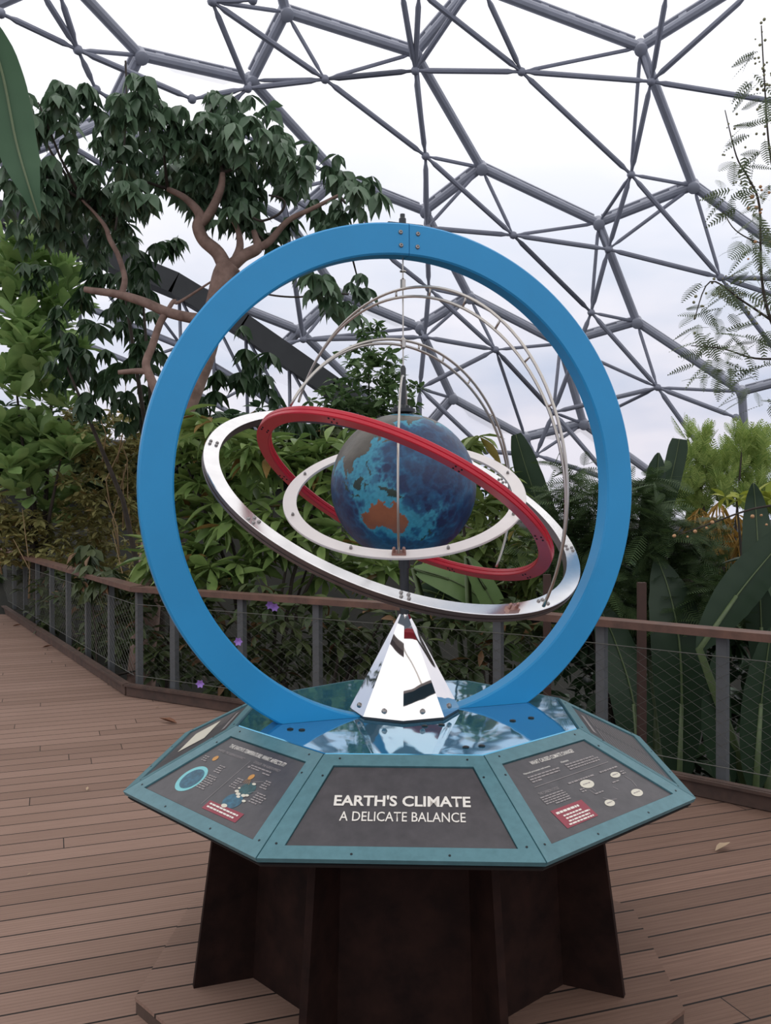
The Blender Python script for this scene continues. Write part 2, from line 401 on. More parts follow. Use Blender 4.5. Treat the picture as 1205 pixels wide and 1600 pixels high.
DOME_C = Vector((3.921, 4.704, -4.33))
OUT = {k: Vector(v) for k, v in DOME_OUT.items()}
INN = {k: Vector(v) for k, v in DOME_IN.items()}
BEAMS = 'A-B B-C C-D D-E E-F F-G G-H D-I H-I H-J G-K C-C1 A-A1 A-A2 B-M M-L E-L L-S S-R S-U F-T T-U T-V R-W W-Y Y-Z U-Z Z-Z2 V-V2 W-X M-N Q-R Q-P Q-N Y-Y2 V-K2 K-K2 A2-AL AL-AL2 A2-N2 N2-N P-X P-N3 AL-N3 I-I2 J-J2 J2-K0 K0-K J-J4 C1-C2 A1-C2 A1-AL3 AL2-AL3 C1-I3 I2-I3 I2-J3 J3-J4 V2-Z2 X-X2 Y2-X2 P-P2'.split()
STRUTS = ('a-a1 a-a2 a-a3 a-A a-a4 a4-a5 a-b2 b-e b-c b-b2 b-B b-b3 e-b1 e-c1 e-C e-c c-C c-d c-D c-n c-B d-c d-d1 d-D d-g d-n d-d2 d-g1 g-g1 g-g2 g-H g-h g-i '
          'h-H h-h1 h-h2 h-h3 h-i i-H i-G i-k i-m i-F k-F k-j k-o k-m k-G j-E j-F j-n j-l j-o n-E n-D n-l n-L l-L l-v1 l-v l-E m-G m-m2 m-m3 m-m4 m-K o-F o-T o-p o-j o-q '
          'p-T p-V p-p2 p-p3 p-q p-Z p-U q-U q-Z q-q2 q-r q-t r-S r-U r-v r-w r-q r-Y v-S v-v1 v-L v-w w-R w-S w-x w-y x-Q x-x2 x-x3 x-P x-R y-W y-y2 y-y3 y-r y-X t-Y t-Z t-t2 t-t3 t-y3 '
          'a5-a6 a5-A2 a6-N2 a7-A2 a7-a6 a7-AL a7-a8 a8-AL x2-N x2-b3 x2-M v1-M v1-x2 b3-M').split()
dome = empty('ceiling', (0, 0, 0), 'grey steel dome of hexagons glazed with clear foil cushions', kind='structure')

def beam(p, q, r=.145):
    """round main tube with a slotted clamping frame on the weather side"""
    m = MB(); d = (q - p).normalized(); outw = ((p + q) / 2 - DOME_C).normalized()
    a, b = p + d * .12, q - d * .12
    m.tube([a, b], r, 10)
    off = outw * (r + .36)
    m.bar(a + off, b + off, .15, .09, outw)
    L = (b - a).length; n = max(2, int(L / .75))
    for i in range(n):
        c = a + (b - a) * ((i + .5) / n)
        m.box(c + outw * (r + .16), (.24, .10, .34), (d, d.cross(outw), outw))
    return m
done = set()
for e in BEAMS:
    u, v = e.split('-')
    beam(OUT[u], OUT[v]).build('hexagon_beam', M['steel'], dome, sharp=.6)
for k, p in OUT.items():
    w = (p - DOME_C).normalized(); m = MB()
    m.lathe([(.13, -.27), (.19, -.23), (.19, .2), (.14, .27)], p, w, 14)
    m.build('joint', M['steel'], dome, sharp=.6)
for e in STRUTS:
    u, v = e.split('-')
    P = INN.get(u) or OUT[u]; Q_ = INN.get(v) or OUT[v]
    short = (u[0].isupper() or v[0].isupper())
    m = MB(); d = (Q_ - P).normalized(); L = (Q_ - P).length; r = .058 if short else .082
    m.tube([P, P + d * .25, P + d * .4, Q_ - d * .4, Q_ - d * .25, Q_], [r * .55, r * .6, r, r, r * .6, r * .55], 8)
    m.build('lattice_strut', M['strut'], dome, sharp=.7)
for k, p in INN.items():
    m = MB(); m.lathe([(.03, -.13), (.1, -.1), (.13, 0), (.1, .1), (.03, .13)], p, (p - DOME_C).normalized(), 10)
    m.build('ball_joint', M['strut'], dome, smooth=True)

CELLS = ['D E F G H I', 'L E F T U S', 'F G K K2 V T', 'H G K K0 J2 J', 'S U Z Y W R', 'T V V2 Z2 Z U', 'B C D E L M', 'M L S R Q N', 'A B C C1 C2 A1',
         'C D I I2 I3 C1', 'I H J J4 J3 I2', 'A B M N N2 A2', 'P Q R W X', 'W Y Y2 X2 X', 'AL A2 A A1 AL3 AL2', 'N3 AL A2 N2 N Q P', 'Y Z Z2 Y2', 'P N3 P2 X']
for c in CELLS:
    pts = [OUT[k] for k in c.split()]; cen = sum(pts, Vector()) / len(pts); outw = (cen - DOME_C).normalized()
    m = MB(); vs = []; NR = 7; n = len(pts); S = 5
    rim = [pts[i].lerp(pts[(i + 1) % n], t / S) for i in range(n) for t in range(S)]
    rim = [p + (p - DOME_C).normalized() * .34 for p in rim]; K = len(rim)
    c0 = cen + outw * .34
    for j in range(NR):
        t = j / (NR - 1)
        for p in rim: vs.append(p.lerp(c0, t) + outw * .85 * (1 - (1 - t) ** 2))
    fs = [(j * K + i, j * K + (i + 1) % K, (j + 1) * K + (i + 1) % K, (j + 1) * K + i) for j in range(NR - 1) for i in range(K)]
    m.add(vs, fs)
    m.build('foil_cushion', M['film'], dome, smooth=True, fix=False)

# the same dome carried on overhead and behind the viewpoint: larger hexagons only
def hex_lattice():
    d0 = Vector((0, -.55, .83)).normalized(); e1 = Vector((1, 0, 0)); e2 = d0.cross(e1).normalized()
    o = Vector((3.9, -1, -4.3)); A = 3.9; out = set()
    def node(q, r, k):
        cx = A * 1.732 * (q + r / 2); cy = A * 1.5 * r
        a = PI / 3 * k + PI / 6
        return (round(cx + A * math.cos(a), 2), round(cy + A * math.sin(a), 2))
    for q in range(-3, 4):
        for r in range(-2, 4):
            if abs(q + r) > 3: continue
            ns = [node(q, r, k) for k in range(6)]
            for k in range(6): out.add(tuple(sorted((ns[k], ns[(k + 1) % 6]))))
    def pos(n): return o + (d0 * 27 + e1 * n[0] - e2 * n[1]).normalized() * 27
    for a, b in sorted(out):
        P, Q_ = pos(a), pos(b)
        if max(P.y, Q_.y) > 9 or min(P.z, Q_.z) < 4: continue
        m = MB(); m.tube([P, Q_], .16, 8)
        m.build('overhead_beam', M['steel'], dome, smooth=True)
hex_lattice()

# dark arch where two domes meet, with its open truss below
ARCH = [Vector(p) for p in [(-13.6, 20.7, 10.4), (-11.25, 20.7, 9.79), (-10.24, 20.7, 9.37), (-8.21, 20.7, 8.55), (-5.52, 20.7, 7.43), (-3.76, 20.7, 6.36), (-1.47, 20.7, 4.75), (.56, 20.7, 3.1), (2.2, 20.7, 1.4)]]
arch = empty('trim_1', (0, 0, 0), 'dark arch girder crossing behind the trees', kind='structure')
m = MB()
for a, b in zip(ARCH[:-1], ARCH[1:]): m.bar(a, b + (b - a).normalized() * .05, 1.2, .55, (0, 0, 1))
m.build('arch_band', M['arch_dark'], arch)
for drop, r in ((1.5, .09), (2.5, .07)):
    m = MB(); m.tube([p + Vector((0, .3, -drop)) for p in ARCH], r, 8); m.build('truss_chord', M['strut'], arch, smooth=True)
for i in range(len(ARCH) - 1):
    for t in (0, .5):
        p = ARCH[i].lerp(ARCH[i + 1], t); q = ARCH[i].lerp(ARCH[i + 1], t + .5)
        m = MB(); m.tube([p, p + Vector((0, .3, -2.5))], .05, 6); m.tube([p + Vector((0, 0, -.2)), q + Vector((0, .3, -1.5))], .045, 6)
        m.tube([p + Vector((0, .3, -2.5)), q + Vector((0, .3, -1.5))], .04, 6)
        m.build('truss_web', M['strut'], arch, smooth=True)

# ================================================================ THE DISPLAY
PSI = -.0465
RI, RO_, ZI, ZO = .6295, 1.0, .9196, .7361
OCT = math.radians(22.5) + PSI
STEP_Z = .053

step = empty('octagonal_step', (0, 0, 0), 'low octagonal plank step on the deck under the display', 'step')
m = MB(); m.lathe([(.955, .004), (.955, STEP_Z - .012), (.965, STEP_Z - .012), (.965, STEP_Z)], (0, 0, 0), (0, 0, 1), 8, phase=OCT)
m.build('step_top', M['step'], step)
m = MB(); m.lathe([(.962, 0), (.962, STEP_Z - .016)], (0, 0, 0), (0, 0, 1), 8, phase=OCT)
m.build('riser', M['step_edge'], step)

plinth = empty('display_plinth', (0, 0, STEP_Z), 'teal octagonal display desk with sloping dark sign panels on brown finned base', 'display')
m = MB(); m.lathe([(.58, STEP_Z), (.545, .70)], (0, 0, 0), (0, 0, 1), 8, phase=OCT)
m.build('base_core', M['rust'], plinth)
for k in range(8):
    a = OCT + k * PI / 4; d = Vector((math.cos(a), math.sin(a), 0)); s = Vector((-d.y, d.x, 0)) * .013
    m = MB(); pr = [d * .53 + Vector((0, 0, STEP_Z)), d * .776 + Vector((0, 0, STEP_Z)), d * .69 + Vector((0, 0, .70)), d * .53 + Vector((0, 0, .70))]
    m.add([p - s for p in pr] + [p + s for p in pr], [(3, 2, 1, 0), (4, 5, 6, 7)] + [(i, (i + 1) % 4, 4 + (i + 1) % 4, 4 + i) for i in range(4)])
    m.build('fin', M['rust'], plinth)
m = MB(); m.lathe([(.50, .69), (.975, .705), (.985, .714), (.62, .897), (.3, .899)], (0, 0, 0), (0, 0, 1), 8, phase=OCT)
m.build('tray', M['under'], plinth)
top = MB(); top.lathe([(.612, .902), (.620, .9196 - .003), (.617, .9196)], (0, 0, 0), (0, 0, 1), 8, phase=OCT)
top_o = top.build('mirror_top', M['top'], plinth)
for x, y in [(.052, -.233), (.110, -.216), (.167, -.501), (.218, -.487), (-.40, -.27), (-.36, -.28), (.43, -.12), (.36, -.16)]:
    m = MB(); m.lathe([(.011, 0), (.011, .003), (.006, .005)], (x, y, ZI), (0, 0, 1), 12)
    m.build('top_screw', M['screw'], top_o, smooth=True)

class Face:
    def __init__(s, k):
        a0 = math.radians(-112.5 + 45 * k) + PSI; a1 = a0 + PI / 4
        P = lambda a, r, z: Vector((r * math.cos(a), r * math.sin(a), z))
        i0, i1, o0, o1 = P(a0, RI, ZI), P(a1, RI, ZI), P(a0, RO_, ZO), P(a1, RO_, ZO)
        s.O = (o0 + o1) / 2; s.U = (o1 - o0).normalized(); v = (i0 + i1) / 2 - s.O; s.H = v.length; s.V = v.normalized()
        s.N = s.U.cross(s.V); s.oh = (o1 - o0).length / 2; s.ih = (i1 - i0).length / 2
    def p(s, u, v, w=0.0): return s.O + s.U * u + s.V * v + s.N * w

PL_TOP, PL_BOT, PV0, PV1 = .2045, .309, .047, .339
def plate_half(v): return PL_BOT + (PL_TOP - PL_BOT) * (v - PV0) / (PV1 - PV0)

def quad_mb(m, F, q, w, mi=0): m.add([F.p(u, v, w) for u, v in q], [tuple(range(len(q)))], mi)

def lettering(F, text, u0, u1, v0, v1, bold=0.0, name='lettering', material='ink', parent=None, w=-.0030, shear=0.0):
    """type set with the built-in font and turned into a mesh that fills the given box on the panel"""
    cu = bpy.data.curves.new('type', 'FONT'); cu.body = text; cu.size = 1; cu.offset = bold; cu.resolution_u = 3; cu.extrude = 0
    ob = bpy.data.objects.new('type', cu); COL.objects.link(ob)
    bpy.context.view_layer.update()
    me = bpy.data.meshes.new_from_object(ob.evaluated_get(bpy.context.evaluated_depsgraph_get()))
    bpy.data.objects.remove(ob); bpy.data.curves.remove(cu)
    xs = [v.co.x for v in me.vertices]; ys = [v.co.y for v in me.vertices]
    x0, x1, y0, y1 = min(xs), max(xs), min(ys), max(ys)
    for v in me.vertices:
        a = (v.co.x - x0) / (x1 - x0); b = (v.co.y - y0) / (y1 - y0)
        v.co = F.p(u0 + (u1 - u0) * a + shear * b, v0 + (v1 - v0) * b, w)
    me.update()
    return link(name, me, M[material], parent)

RT = random.Random(5)
def small_print(m, F, u0, u1, v, h, w=-.0032, mi=0):
    """a line of print too small to read: word-long strokes"""
    u = u0
    while u < u1 - .003:
        L = min(RT.uniform(.006, .02), u1 - u)
        quad_mb(m, F, [(u, v), (u + L, v), (u + L, v + h), (u, v + h)], w, mi); u += L + .0028
def disc(m, F, u, v, ru, rv, w, n=28, mi=0):
    quad_mb(m, F, [(u + ru * math.cos(2 * PI * i / n), v + rv * math.sin(2 * PI * i / n)) for i in range(n)], w, mi)
def stroke(m, F, a, b, t, w=-.0032, mi=0):
    d = Vector((b[0] - a[0], b[1] - a[1])).normalized(); s = Vector((-d.y, d.x)) * t / 2
    quad_mb(m, F, [(a[0] + s.x, a[1] + s.y), (a[0] - s.x, a[1] - s.y), (b[0] - s.x, b[1] - s.y), (b[0] + s.x, b[1] + s.y)], w, mi)
def flat(m, name, material, parent):
    return m.build(name, material, parent, fix=False)

def desk_panel(k):
    F = Face(k); m = MB(); g = .0022
    half = lambda v: F.oh + (F.ih - F.oh) * v / F.H - g
    o = [(-half(0), 0), (half(0), 0), (half(F.H), F.H), (-half(F.H), F.H)]
    i = [(-PL_BOT - .003, PV0 - .003), (PL_BOT + .003, PV0 - .003), (PL_TOP + .003, PV1 + .003), (-PL_TOP - .003, PV1 + .003)]
    T = -.015
    vs = [F.p(u, v, 0) for u, v in o] + [F.p(u, v, 0) for u, v in i] + [F.p(u, v, T) for u, v in o] + [F.p(u, v, T) for u, v in i]
    fs = []
    for j in range(4):
        n = (j + 1) % 4
        fs += [(j, n, 4 + n, 4 + j), (8 + n, 8 + j, 12 + j, 12 + n), (8 + j, 8 + n, n, j), (4 + j, 4 + n, 12 + n, 12 + j)]
    m.add(vs, fs)
    fr = m.build('desk_panel', M['teal'], plinth)
    m = MB(); q = [(-PL_BOT, PV0), (PL_BOT, PV0), (PL_TOP, PV1), (-PL_TOP, PV1)]
    m.add([F.p(u, v, -.0045) for u, v in q] + [F.p(u, v, -.014) for u, v in q], [(0, 1, 2, 3), (7, 6, 5, 4)] + [(j, 4 + j, 4 + (j + 1) % 4, (j + 1) % 4) for j in range(4)])
    m.build('sign_plate', M['plate'], fr)
    for u, v in [(-.19, F.H - .018), (.19, F.H - .018), (-.13, .018), (.13, .018), (-.335, .05), (.335, .05), (-.235, .30), (.235, .30)]:
        m = MB(); m.lathe([(.0035, -.001), (.0035, .001)], F.p(u, v), F.N, 10); m.build('screw', M['screw'], fr)
    return F, fr

panels = [desk_panel(k) for k in range(8)]
F, fr = panels[0]
lettering(F, "EARTH'S CLIMATE", -.193, .193, .1885, .2295, .026, 'title_lettering', 'ink', fr)
lettering(F, 'A DELICATE BALANCE', -.173, .177, .134, .1685, .004, 'subtitle_lettering', 'ink', fr)

F, fr = panels[7]
lettering(F, "THE EARTH'S TEMPERATURE: WHAT AFFECTS IT?", -.165, .141, .300, .3165, .012, 'title_lettering', 'ink', fr)
lettering(F, 'WARMED: THE GREENHOUSE EFFECT', -.1954, -.042, .2735, .2825, 0, 'left_heading', 'ink_grey', fr)
lettering(F, 'COOLED: THE ALBEDO EFFECT', .009, .1465, .2765, .2855, 0, 'right_heading', 'ink_grey', fr)
m = MB()
small_print(m, F, .012, .118, .2635, .0045); small_print(m, F, .022, .068, .2545, .0045); small_print(m, F, .088, .128, .2515, .0045)
quad_mb(m, F, [(.006, .2535), (.017, .2535), (.017, .2605), (.006, .2605)], -.0031)
flat(m, 'small_print', M['ink_grey'], fr)
for (u, v, w_, n) in [(-.222, .236, .034, 3), (-.112, .222, .036, 4), (-.112, .176, .06, 7), (.016, .203, .036, 5), (.132, .230, .04, 4), (.150, .182, .056, 5)]:
    m = MB()
    for j in range(n): small_print(m, F, u + RT.uniform(0, .003), u + w_ * RT.uniform(.7, 1), v - j * .0088, .0042)
    flat(m, 'small_print', M['ink_grey'], fr)
m = MB(); stroke(m, F, (-.0097, .279), (-.0094, .078), .0014); stroke(m, F, (.092, .213), (.128, .226), .0012); stroke(m, F, (.118, .172), (.148, .190), .0012)
flat(m, 'divider_line', M['ink_grey'], fr)
m = MB(); disc(m, F, -.165, .1425, .0545, .0575, -.0040, 48); flat(m, 'atmosphere_print', M['print_ring'], fr)
m = MB(); disc(m, F, -.162, .1425, .0415, .0435, -.0032, 40); flat(m, 'globe_print', M['print_blue'], fr)
m = MB(); disc(m, F, -.165, .243, .011, .012, -.0036); disc(m, F, .0632, .2266, .011, .012, -.0036)
for j in range(4): stroke(m, F, (.058 + j * .005, .217), (.056 + j * .010, .198), .0012)
flat(m, 'sun_print', M['print_orange'], fr)
m = MB(); disc(m, F, .099, .183, .033, .026, -.0040); flat(m, 'forest_globe_print', M['print_green'], fr)
m = MB(); disc(m, F, .093, .128, .040, .030, -.0038); flat(m, 'ice_globe_print', M['print_blue'], fr)
m = MB()
for u, v, r in [(.070, .163, .010), (.086, .156, .011), (.098, .148, .009), (.112, .158, .011), (.124, .163, .009), (.066, .176, .006), (.104, .207, .009), (.135, .142, .009), (.083, .103, .014)]:
    disc(m, F, u, v, r, r * .5, -.0030, 12)
flat(m, 'cloud_print', M['print_cream'], fr)
m = MB(); quad_mb(m, F, [(.009, .0665), (.188, .0685), (.187, .1045), (.008, .1005)], -.0036); flat(m, 'red_box', M['red_print'], fr)
m = MB(); small_print(m, F, .022, .172, .0885, .0055, -.0028); small_print(m, F, .022, .165, .0765, .0055, -.0028); flat(m, 'red_box_print', M['ink'], fr)

F, fr = panels[1]
lettering(F, 'WHAT CAUSED CLIMATE CHANGE?', -.100, .114, .307, .3225, .014, 'title_lettering', 'ink', fr)
lettering(F, 'Natural processes and events', -.165, -.040, .2800, .2885, .004, 'left_heading', 'ink', fr)
lettering(F, 'Humans', .016, .0525, .2815, .2895, .004, 'right_heading', 'ink', fr)
lettering(F, 'THE CARBON CYCLE', -.185, -.093, .199, .2085, 0, 'cycle_heading', 'ink_grey', fr)
def block(lines):
    m = MB()
    for l in lines: small_print(m, F, *l)
    flat(m, 'small_print', M['ink_grey'], fr)
block([(-.164, (-.012, -.02, -.12)[j], .2665 - j * .0098, .0050) for j in range(3)])
block([(.0218, (.170, .184, .180)[j], .2685 - j * .0098, .0050) for j in range(3)])
block([(-.041, .090, .2025, .0056)]); block([(.1228, .2205, .2035, .0056)])
block([(-.194 + (j == 4) * .035, -.084, .188 - j * .0082, .0040) for j in range(5)])
for (u, v, w_, n) in [(-.024, .170, .022, 2), (.205, .182, .02, 2), (.016, .139, .042, 1), (.128, .155, .034, 1)]:
    block([(u, u + w_, v - j * .009, .0042) for j in range(n)])
m = MB(); stroke(m, F, (-.176, .2305), (.2023, .2330), .0016)
for a, b in [((.010, .160), (.016, .140)), ((.026, .166), (.030, .150)), ((.028, .120), (.05, .104)), ((.05, .104), (.075, .10)), ((.205, .165), (.212, .14)), ((.212, .14), (.205, .115)), ((.11, .143), (.12, .128))]: stroke(m, F, a, b, .0014)
flat(m, 'divider_line', M['ink_grey'], fr)
for u, v, ru, rv in ((.027, .1832, .0305, .0165), (.1738, .1800, .0235, .0115), (.179, .0955, .0265, .0145), (.033, .0965, .0215, .0125)):
    m = MB(); disc(m, F, u, v, ru, rv, -.0036); flat(m, 'cream_oval', M['print_cream'], fr)
    m = MB(); small_print(m, F, u - ru * .6, u + ru * .6, v, .003, -.0028); flat(m, 'oval_print', M['ink_grey'], fr)
m = MB(); quad_mb(m, F, [(-.207, .0705), (-.0565, .0725), (-.0565, .1400), (-.205, .1400)], -.0036); flat(m, 'red_box', M['red_print'], fr)
m = MB(); small_print(m, F, -.194, -.088, .1215, .0075, -.0028)
for j in range(3): small_print(m, F, -.178, (-.09, -.066, -.078)[j], .108 - j * .0108, .0052, -.0028)
small_print(m, F, -.188, -.072, .0765, .0052, -.0028)
flat(m, 'red_box_print', M['ink'], fr)

for k in (2, 3, 4, 5, 6):                                            # the panels seen edge-on or from behind
    F, fr = panels[k]; m = MB()
    small_print(m, F, -.13, .13, .300, .014)
    for j in range(15):
        v = .275 - j * .0145
        small_print(m, F, -plate_half(v) + .03, -.02, v, .0048)
        if k != 6: small_print(m, F, .02, plate_half(v) - .04, v, .0048)
    flat(m, 'small_print', M['ink_grey'], fr)
    if k == 6:
        m = MB(); quad_mb(m, F, [(-.16, .115), (.10, .115), (.10, .225), (-.16, .225)], -.0024); flat(m, 'picture_print', M['print_cream'], fr)

# ================================================================ THE ARMILLARY SCULPTURE
GC = Vector((-.0134, 0, 1.737)); GR = .2636
arm = empty('armillary_sculpture', (-.0114, 0, ZI), 'tall armillary sculpture with blue hoop, tilted rings and painted earth globe', 'sculpture')

# blue hoop in two halves, feet cut level with the desk top
hn = Vector((math.cos(math.radians(290)), math.sin(math.radians(290)), 0)); hx = Vector((-hn.y, hn.x, 0)); HC = Vector((-.003, 0, 1.734))
HR0, HR1, HD, bv = .832, .9465, .036, .006
hp = [(HR0, -HD + bv), (HR0 + bv, -HD), (HR1 - bv, -HD), (HR1, -HD + bv), (HR1, HD - bv), (HR1 - bv, HD), (HR0 + bv, HD), (HR0, HD - bv)]
halves = []
for s in (-1, 1):
    m = MB(); m.ring(HC, (0, 0, 1), hx * s, hp, .0012, math.radians(176), 90)
    me = m.mesh('hoop_half'); bm = bmesh.new(); bm.from_mesh(me)
    g = bmesh.ops.bisect_plane(bm, geom=bm.verts[:] + bm.edges[:] + bm.faces[:], plane_co=(0, 0, ZI + .0006), plane_no=(0, 0, 1), clear_inner=True)
    bmesh.ops.contextual_create(bm, geom=[e for e in g['geom_cut'] if isinstance(e, bmesh.types.BMEdge)])
    bmesh.ops.recalc_face_normals(bm, faces=bm.faces)
    for e in bm.edges: e.smooth = not (len(e.link_faces) == 2 and e.calc_face_angle(0) > .4)
    bm.to_mesh(me); bm.free()
    h = link('hoop_half', me, M['hoop'], arm, True); halves.append(h)
    for r in (.865, .912):
        a = math.radians(2.0) * s * 1.05
        p = HC + (Vector((0, 0, 1)) * math.cos(a) + hx * math.sin(a)) * r + hn * HD
        m = MB(); m.lathe([(.0085, -.001), (.0085, .002), (.006, .004), (.0025, .004), (.0025, .002)], p, hn, 14); m.build('bolt', M['bolt'], h, smooth=True)
m = MB(); c = HC + Vector((0, 0, HR1)) - hx * .012
m.lathe([(.013, .0), (.013, .025), (.009, .03), (.009, .042)], c, (0, 0, 1), 12); m.bar(c + hx * -.06 + Vector((0, 0, .003)), c + hx * .075 + Vector((0, 0, .003)), .03, .006)
m.build('top_bracket', M['rod_dark'], arm)

# mirror cone, pole, globe
CX = Vector((-.0114, 0, 0))
m = MB(); m.lathe([(.2, ZI + .011), (.017, 1.274)], CX, (0, 0, 1), 8, phase=PSI)
cone = m.build('mirror_cone', M['chrome'], arm)
m = MB(); m.lathe([(.196, ZI + .001), (.196, ZI + .012)], CX, (0, 0, 1), 8, phase=PSI); m.build('cone_foot', M['rod_dark'], arm)
for k in range(8):
    a = PSI + PI / 8 + k * PI / 4; d = Vector((math.cos(a), math.sin(a), 0)); n_ = (d * .343 + Vector((0, 0, 1)) * .169).normalized()
    p = CX + Vector((0, 0, ZI + .035)) + d * .1745
    m = MB(); m.lathe([(.0095, -.003), (.0095, .003), (.006, .006)], p, n_, 12); m.build('bolt', M['bolt'], cone, smooth=True)
m = MB(); m.lathe([(.017, 1.26), (.017, 1.44), (.021, 1.44), (.021, 1.475)], CX, (0, 0, 1), 16); m.build('pole', M['rod_dark'], arm, sharp=.6)

LAND = {
 'dry': [[(114, -22), (113.5, -26), (115, -34), (118, -35), (124, -33), (129, -31.5), (134, -32.5), (138, -35.5), (140, -38), (146, -39), (150, -37.5), (153, -31), (153, -26), (150, -22.5), (146, -19), (145.5, -15), (142.5, -11), (141, -16), (139.5, -17.5), (136, -15), (136.5, -12), (131, -12), (129, -15), (126, -14), (122.5, -18), (119, -20)]],
 'wet': [[(131, -1), (134, -1), (138, -2), (142, -3.5), (146, -6), (150.5, -10.5), (146, -9.5), (143, -8.5), (138.5, -8), (137, -5), (133, -4)],
         [(109, 1.5), (111, 2.5), (115, 5), (117, 7), (119, 5), (117.5, 1), (116, -3.5), (114, -4), (110, -2)], [(120, -5), (121.5, -1), (124, 1.2), (120, 1)],
         [(105.5, -6.5), (114, -7.3), (114, -8.8), (106, -7.5)], [(95, 5.5), (104, -2), (105.5, -5.5), (102, -4), (97, 2)], [(120, 18), (122, 18), (122, 14), (126, 7), (124, 6.5), (121, 13)],
         [(145, -41), (148, -41), (147, -43.5)], [(172.5, -34.5), (178, -38), (175, -41.5), (174, -39)], [(172.5, -40.5), (174, -42), (170, -46), (166.5, -46)]],
 'cold': [[(30, 40), (50, 28), (68, 24), (73, 20), (77, 8), (80, 14), (87, 21), (91, 22), (94, 17), (98, 10), (103, 1.5), (103, 6), (100, 12), (105, 9), (109, 12), (106, 19), (110, 21), (118, 24), (122, 30), (119, 35), (121, 39), (125, 39), (126, 35), (129, 36), (128, 40), (132, 43), (140, 50), (141, 53), (136, 55), (143, 59), (155, 59), (156, 51), (163, 57), (170, 60), (180, 63), (190, 65), (185, 68), (160, 70), (140, 72), (110, 75), (90, 75), (70, 70), (50, 68), (30, 70)],
          [(130, 32), (135, 34), (140, 36), (141, 41), (145, 43.5), (141, 45), (139.5, 39), (133, 35.5)],
          [(192, 66), (200, 71), (230, 70), (270, 70), (280, 60), (285, 45), (279, 26), (262, 29), (262, 18), (250, 24), (243, 33), (235, 40), (236, 47), (230, 54), (222, 59), (205, 58), (196, 54), (202, 60), (195, 63)]]}
def globe_mesh():
    NU, NV = 480, 240
    lon = np.linspace(0, 360, NU, endpoint=False); lat = np.linspace(-90, 90, NV)
    LO, LA = np.meshgrid(lon, lat)
    X = np.cos(np.radians(LA)) * np.cos(np.radians(LO)); Y = np.cos(np.radians(LA)) * np.sin(np.radians(LO)); Z = np.sin(np.radians(LA))
    rng = np.random.RandomState(4); tab = rng.rand(64, 64, 64)
    def vnoise(f):
        p = [a * f + 20.37 for a in (X, Y, Z)]; i = [np.floor(a).astype(int) for a in p]; t = [a - b for a, b in zip(p, i)]
        t = [a * a * (3 - 2 * a) for a in t]; r = 0
        for dx in (0, 1):
            for dy in (0, 1):
                for dz in (0, 1):
                    r = r + tab[(i[0] + dx) % 64, (i[1] + dy) % 64, (i[2] + dz) % 64] * (t[0] if dx else 1 - t[0]) * (t[1] if dy else 1 - t[1]) * (t[2] if dz else 1 - t[2])
        return r
    fb = sum(vnoise(4.1 * 2 ** k) / 2 ** k for k in range(5)) / 1.94
    fb2 = sum(vnoise(7.3 * 2 ** k) / 2 ** k for k in range(4)) / 1.88
    wlo = LO + (vnoise(30) - .5) * 3 + (vnoise(60) - .5) * 1.6; wla = LA + (vnoise(27) - .5) * 2.5 + (vnoise(55) - .5) * 1.4
    def inside(poly):
        r = np.zeros_like(LO, bool)
        for (x0, y0), (x1, y1) in zip(poly, poly[1:] + poly[:1]):
            c = (y0 > wla) != (y1 > wla)
            r ^= c & (wlo < (x1 - x0) * (wla - y0) / ((y1 - y0) or 1e-9) + x0)
        return r
    masks = {k: np.any([inside(p) for p in v], axis=0) for k, v in LAND.items()}
    land = masks['dry'] | masks['wet'] | masks['cold']
    def blur(a, n):
        for _ in range(2):
            a = sum(np.roll(a, k, 1) for k in range(-n, n + 1)) / (2 * n + 1)
            pa = np.pad(a, ((n, n), (0, 0)), 'edge'); a = sum(pa[k:k + NV] for k in range(2 * n + 1)) / (2 * n + 1)
        return a
    near = blur(land.astype(float), 3); wide = blur(land.astype(float), 11)
    ridge = 1 - np.abs(fb2 - .5) * 7
    south = np.exp(-((LO - 172) / 16) ** 2 - ((LA + 30) / 17) ** 2) + .8 * np.exp(-((LO - 125) / 22) ** 2 - ((LA - 2) / 17) ** 2)
    sh = np.clip(near * 1.5 + wide * 1.3 + .6 * np.clip(ridge, 0, 1) * (.5 + wide * 2 + 1.2 * south) + .6 * south * (fb > .47) + (fb - .5) * .9, 0, 1)
    c = lambda *v: np.array(srgb(*v)[:3])
    deep, mid, shal = c(20, 42, 80), c(26, 78, 116), c(56, 140, 164)
    t = sh[..., None]
    colr = np.where(t < .45, deep + (mid - deep) * t / .45, mid + (shal - mid) * (t - .45) / .55)
    colr = colr * (.8 + .4 * vnoise(46)[..., None])
    g = fb[..., None]
    colr = np.where(masks['cold'][..., None], c(76, 71, 62) * (.55 + .9 * g), colr)
    colr = np.where(masks['wet'][..., None], c(34, 52, 44) * (.7 + .6 * g), colr)
    colr = np.where(masks['dry'][..., None], c(134, 80, 54) * (.55 + .9 * g), colr)
    colr = np.where((LA > 78)[..., None], c(120, 124, 122), colr)  # grey sky reflection painted into the far north
    phi = np.radians(LO - 151 - 90); R_ = GR * (1 + .0025 * land + .002 * (fb - .5))
    vx = np.cos(np.radians(LA)) * np.cos(phi) * R_ + GC.x; vy = np.cos(np.radians(LA)) * np.sin(phi) * R_ + GC.y; vz = Z * R_ + GC.z
    V = np.stack([vx, vy, vz], -1).reshape(-1, 3)
    i = np.arange(NV - 1)[:, None]; j = np.arange(NU)[None, :]; j2 = (j + 1) % NU
    Fq = np.stack([i * NU + j, i * NU + j2, (i + 1) * NU + j2, (i + 1) * NU + j], -1).reshape(-1, 4)
    me = quads_mesh('globe', V, Fq)
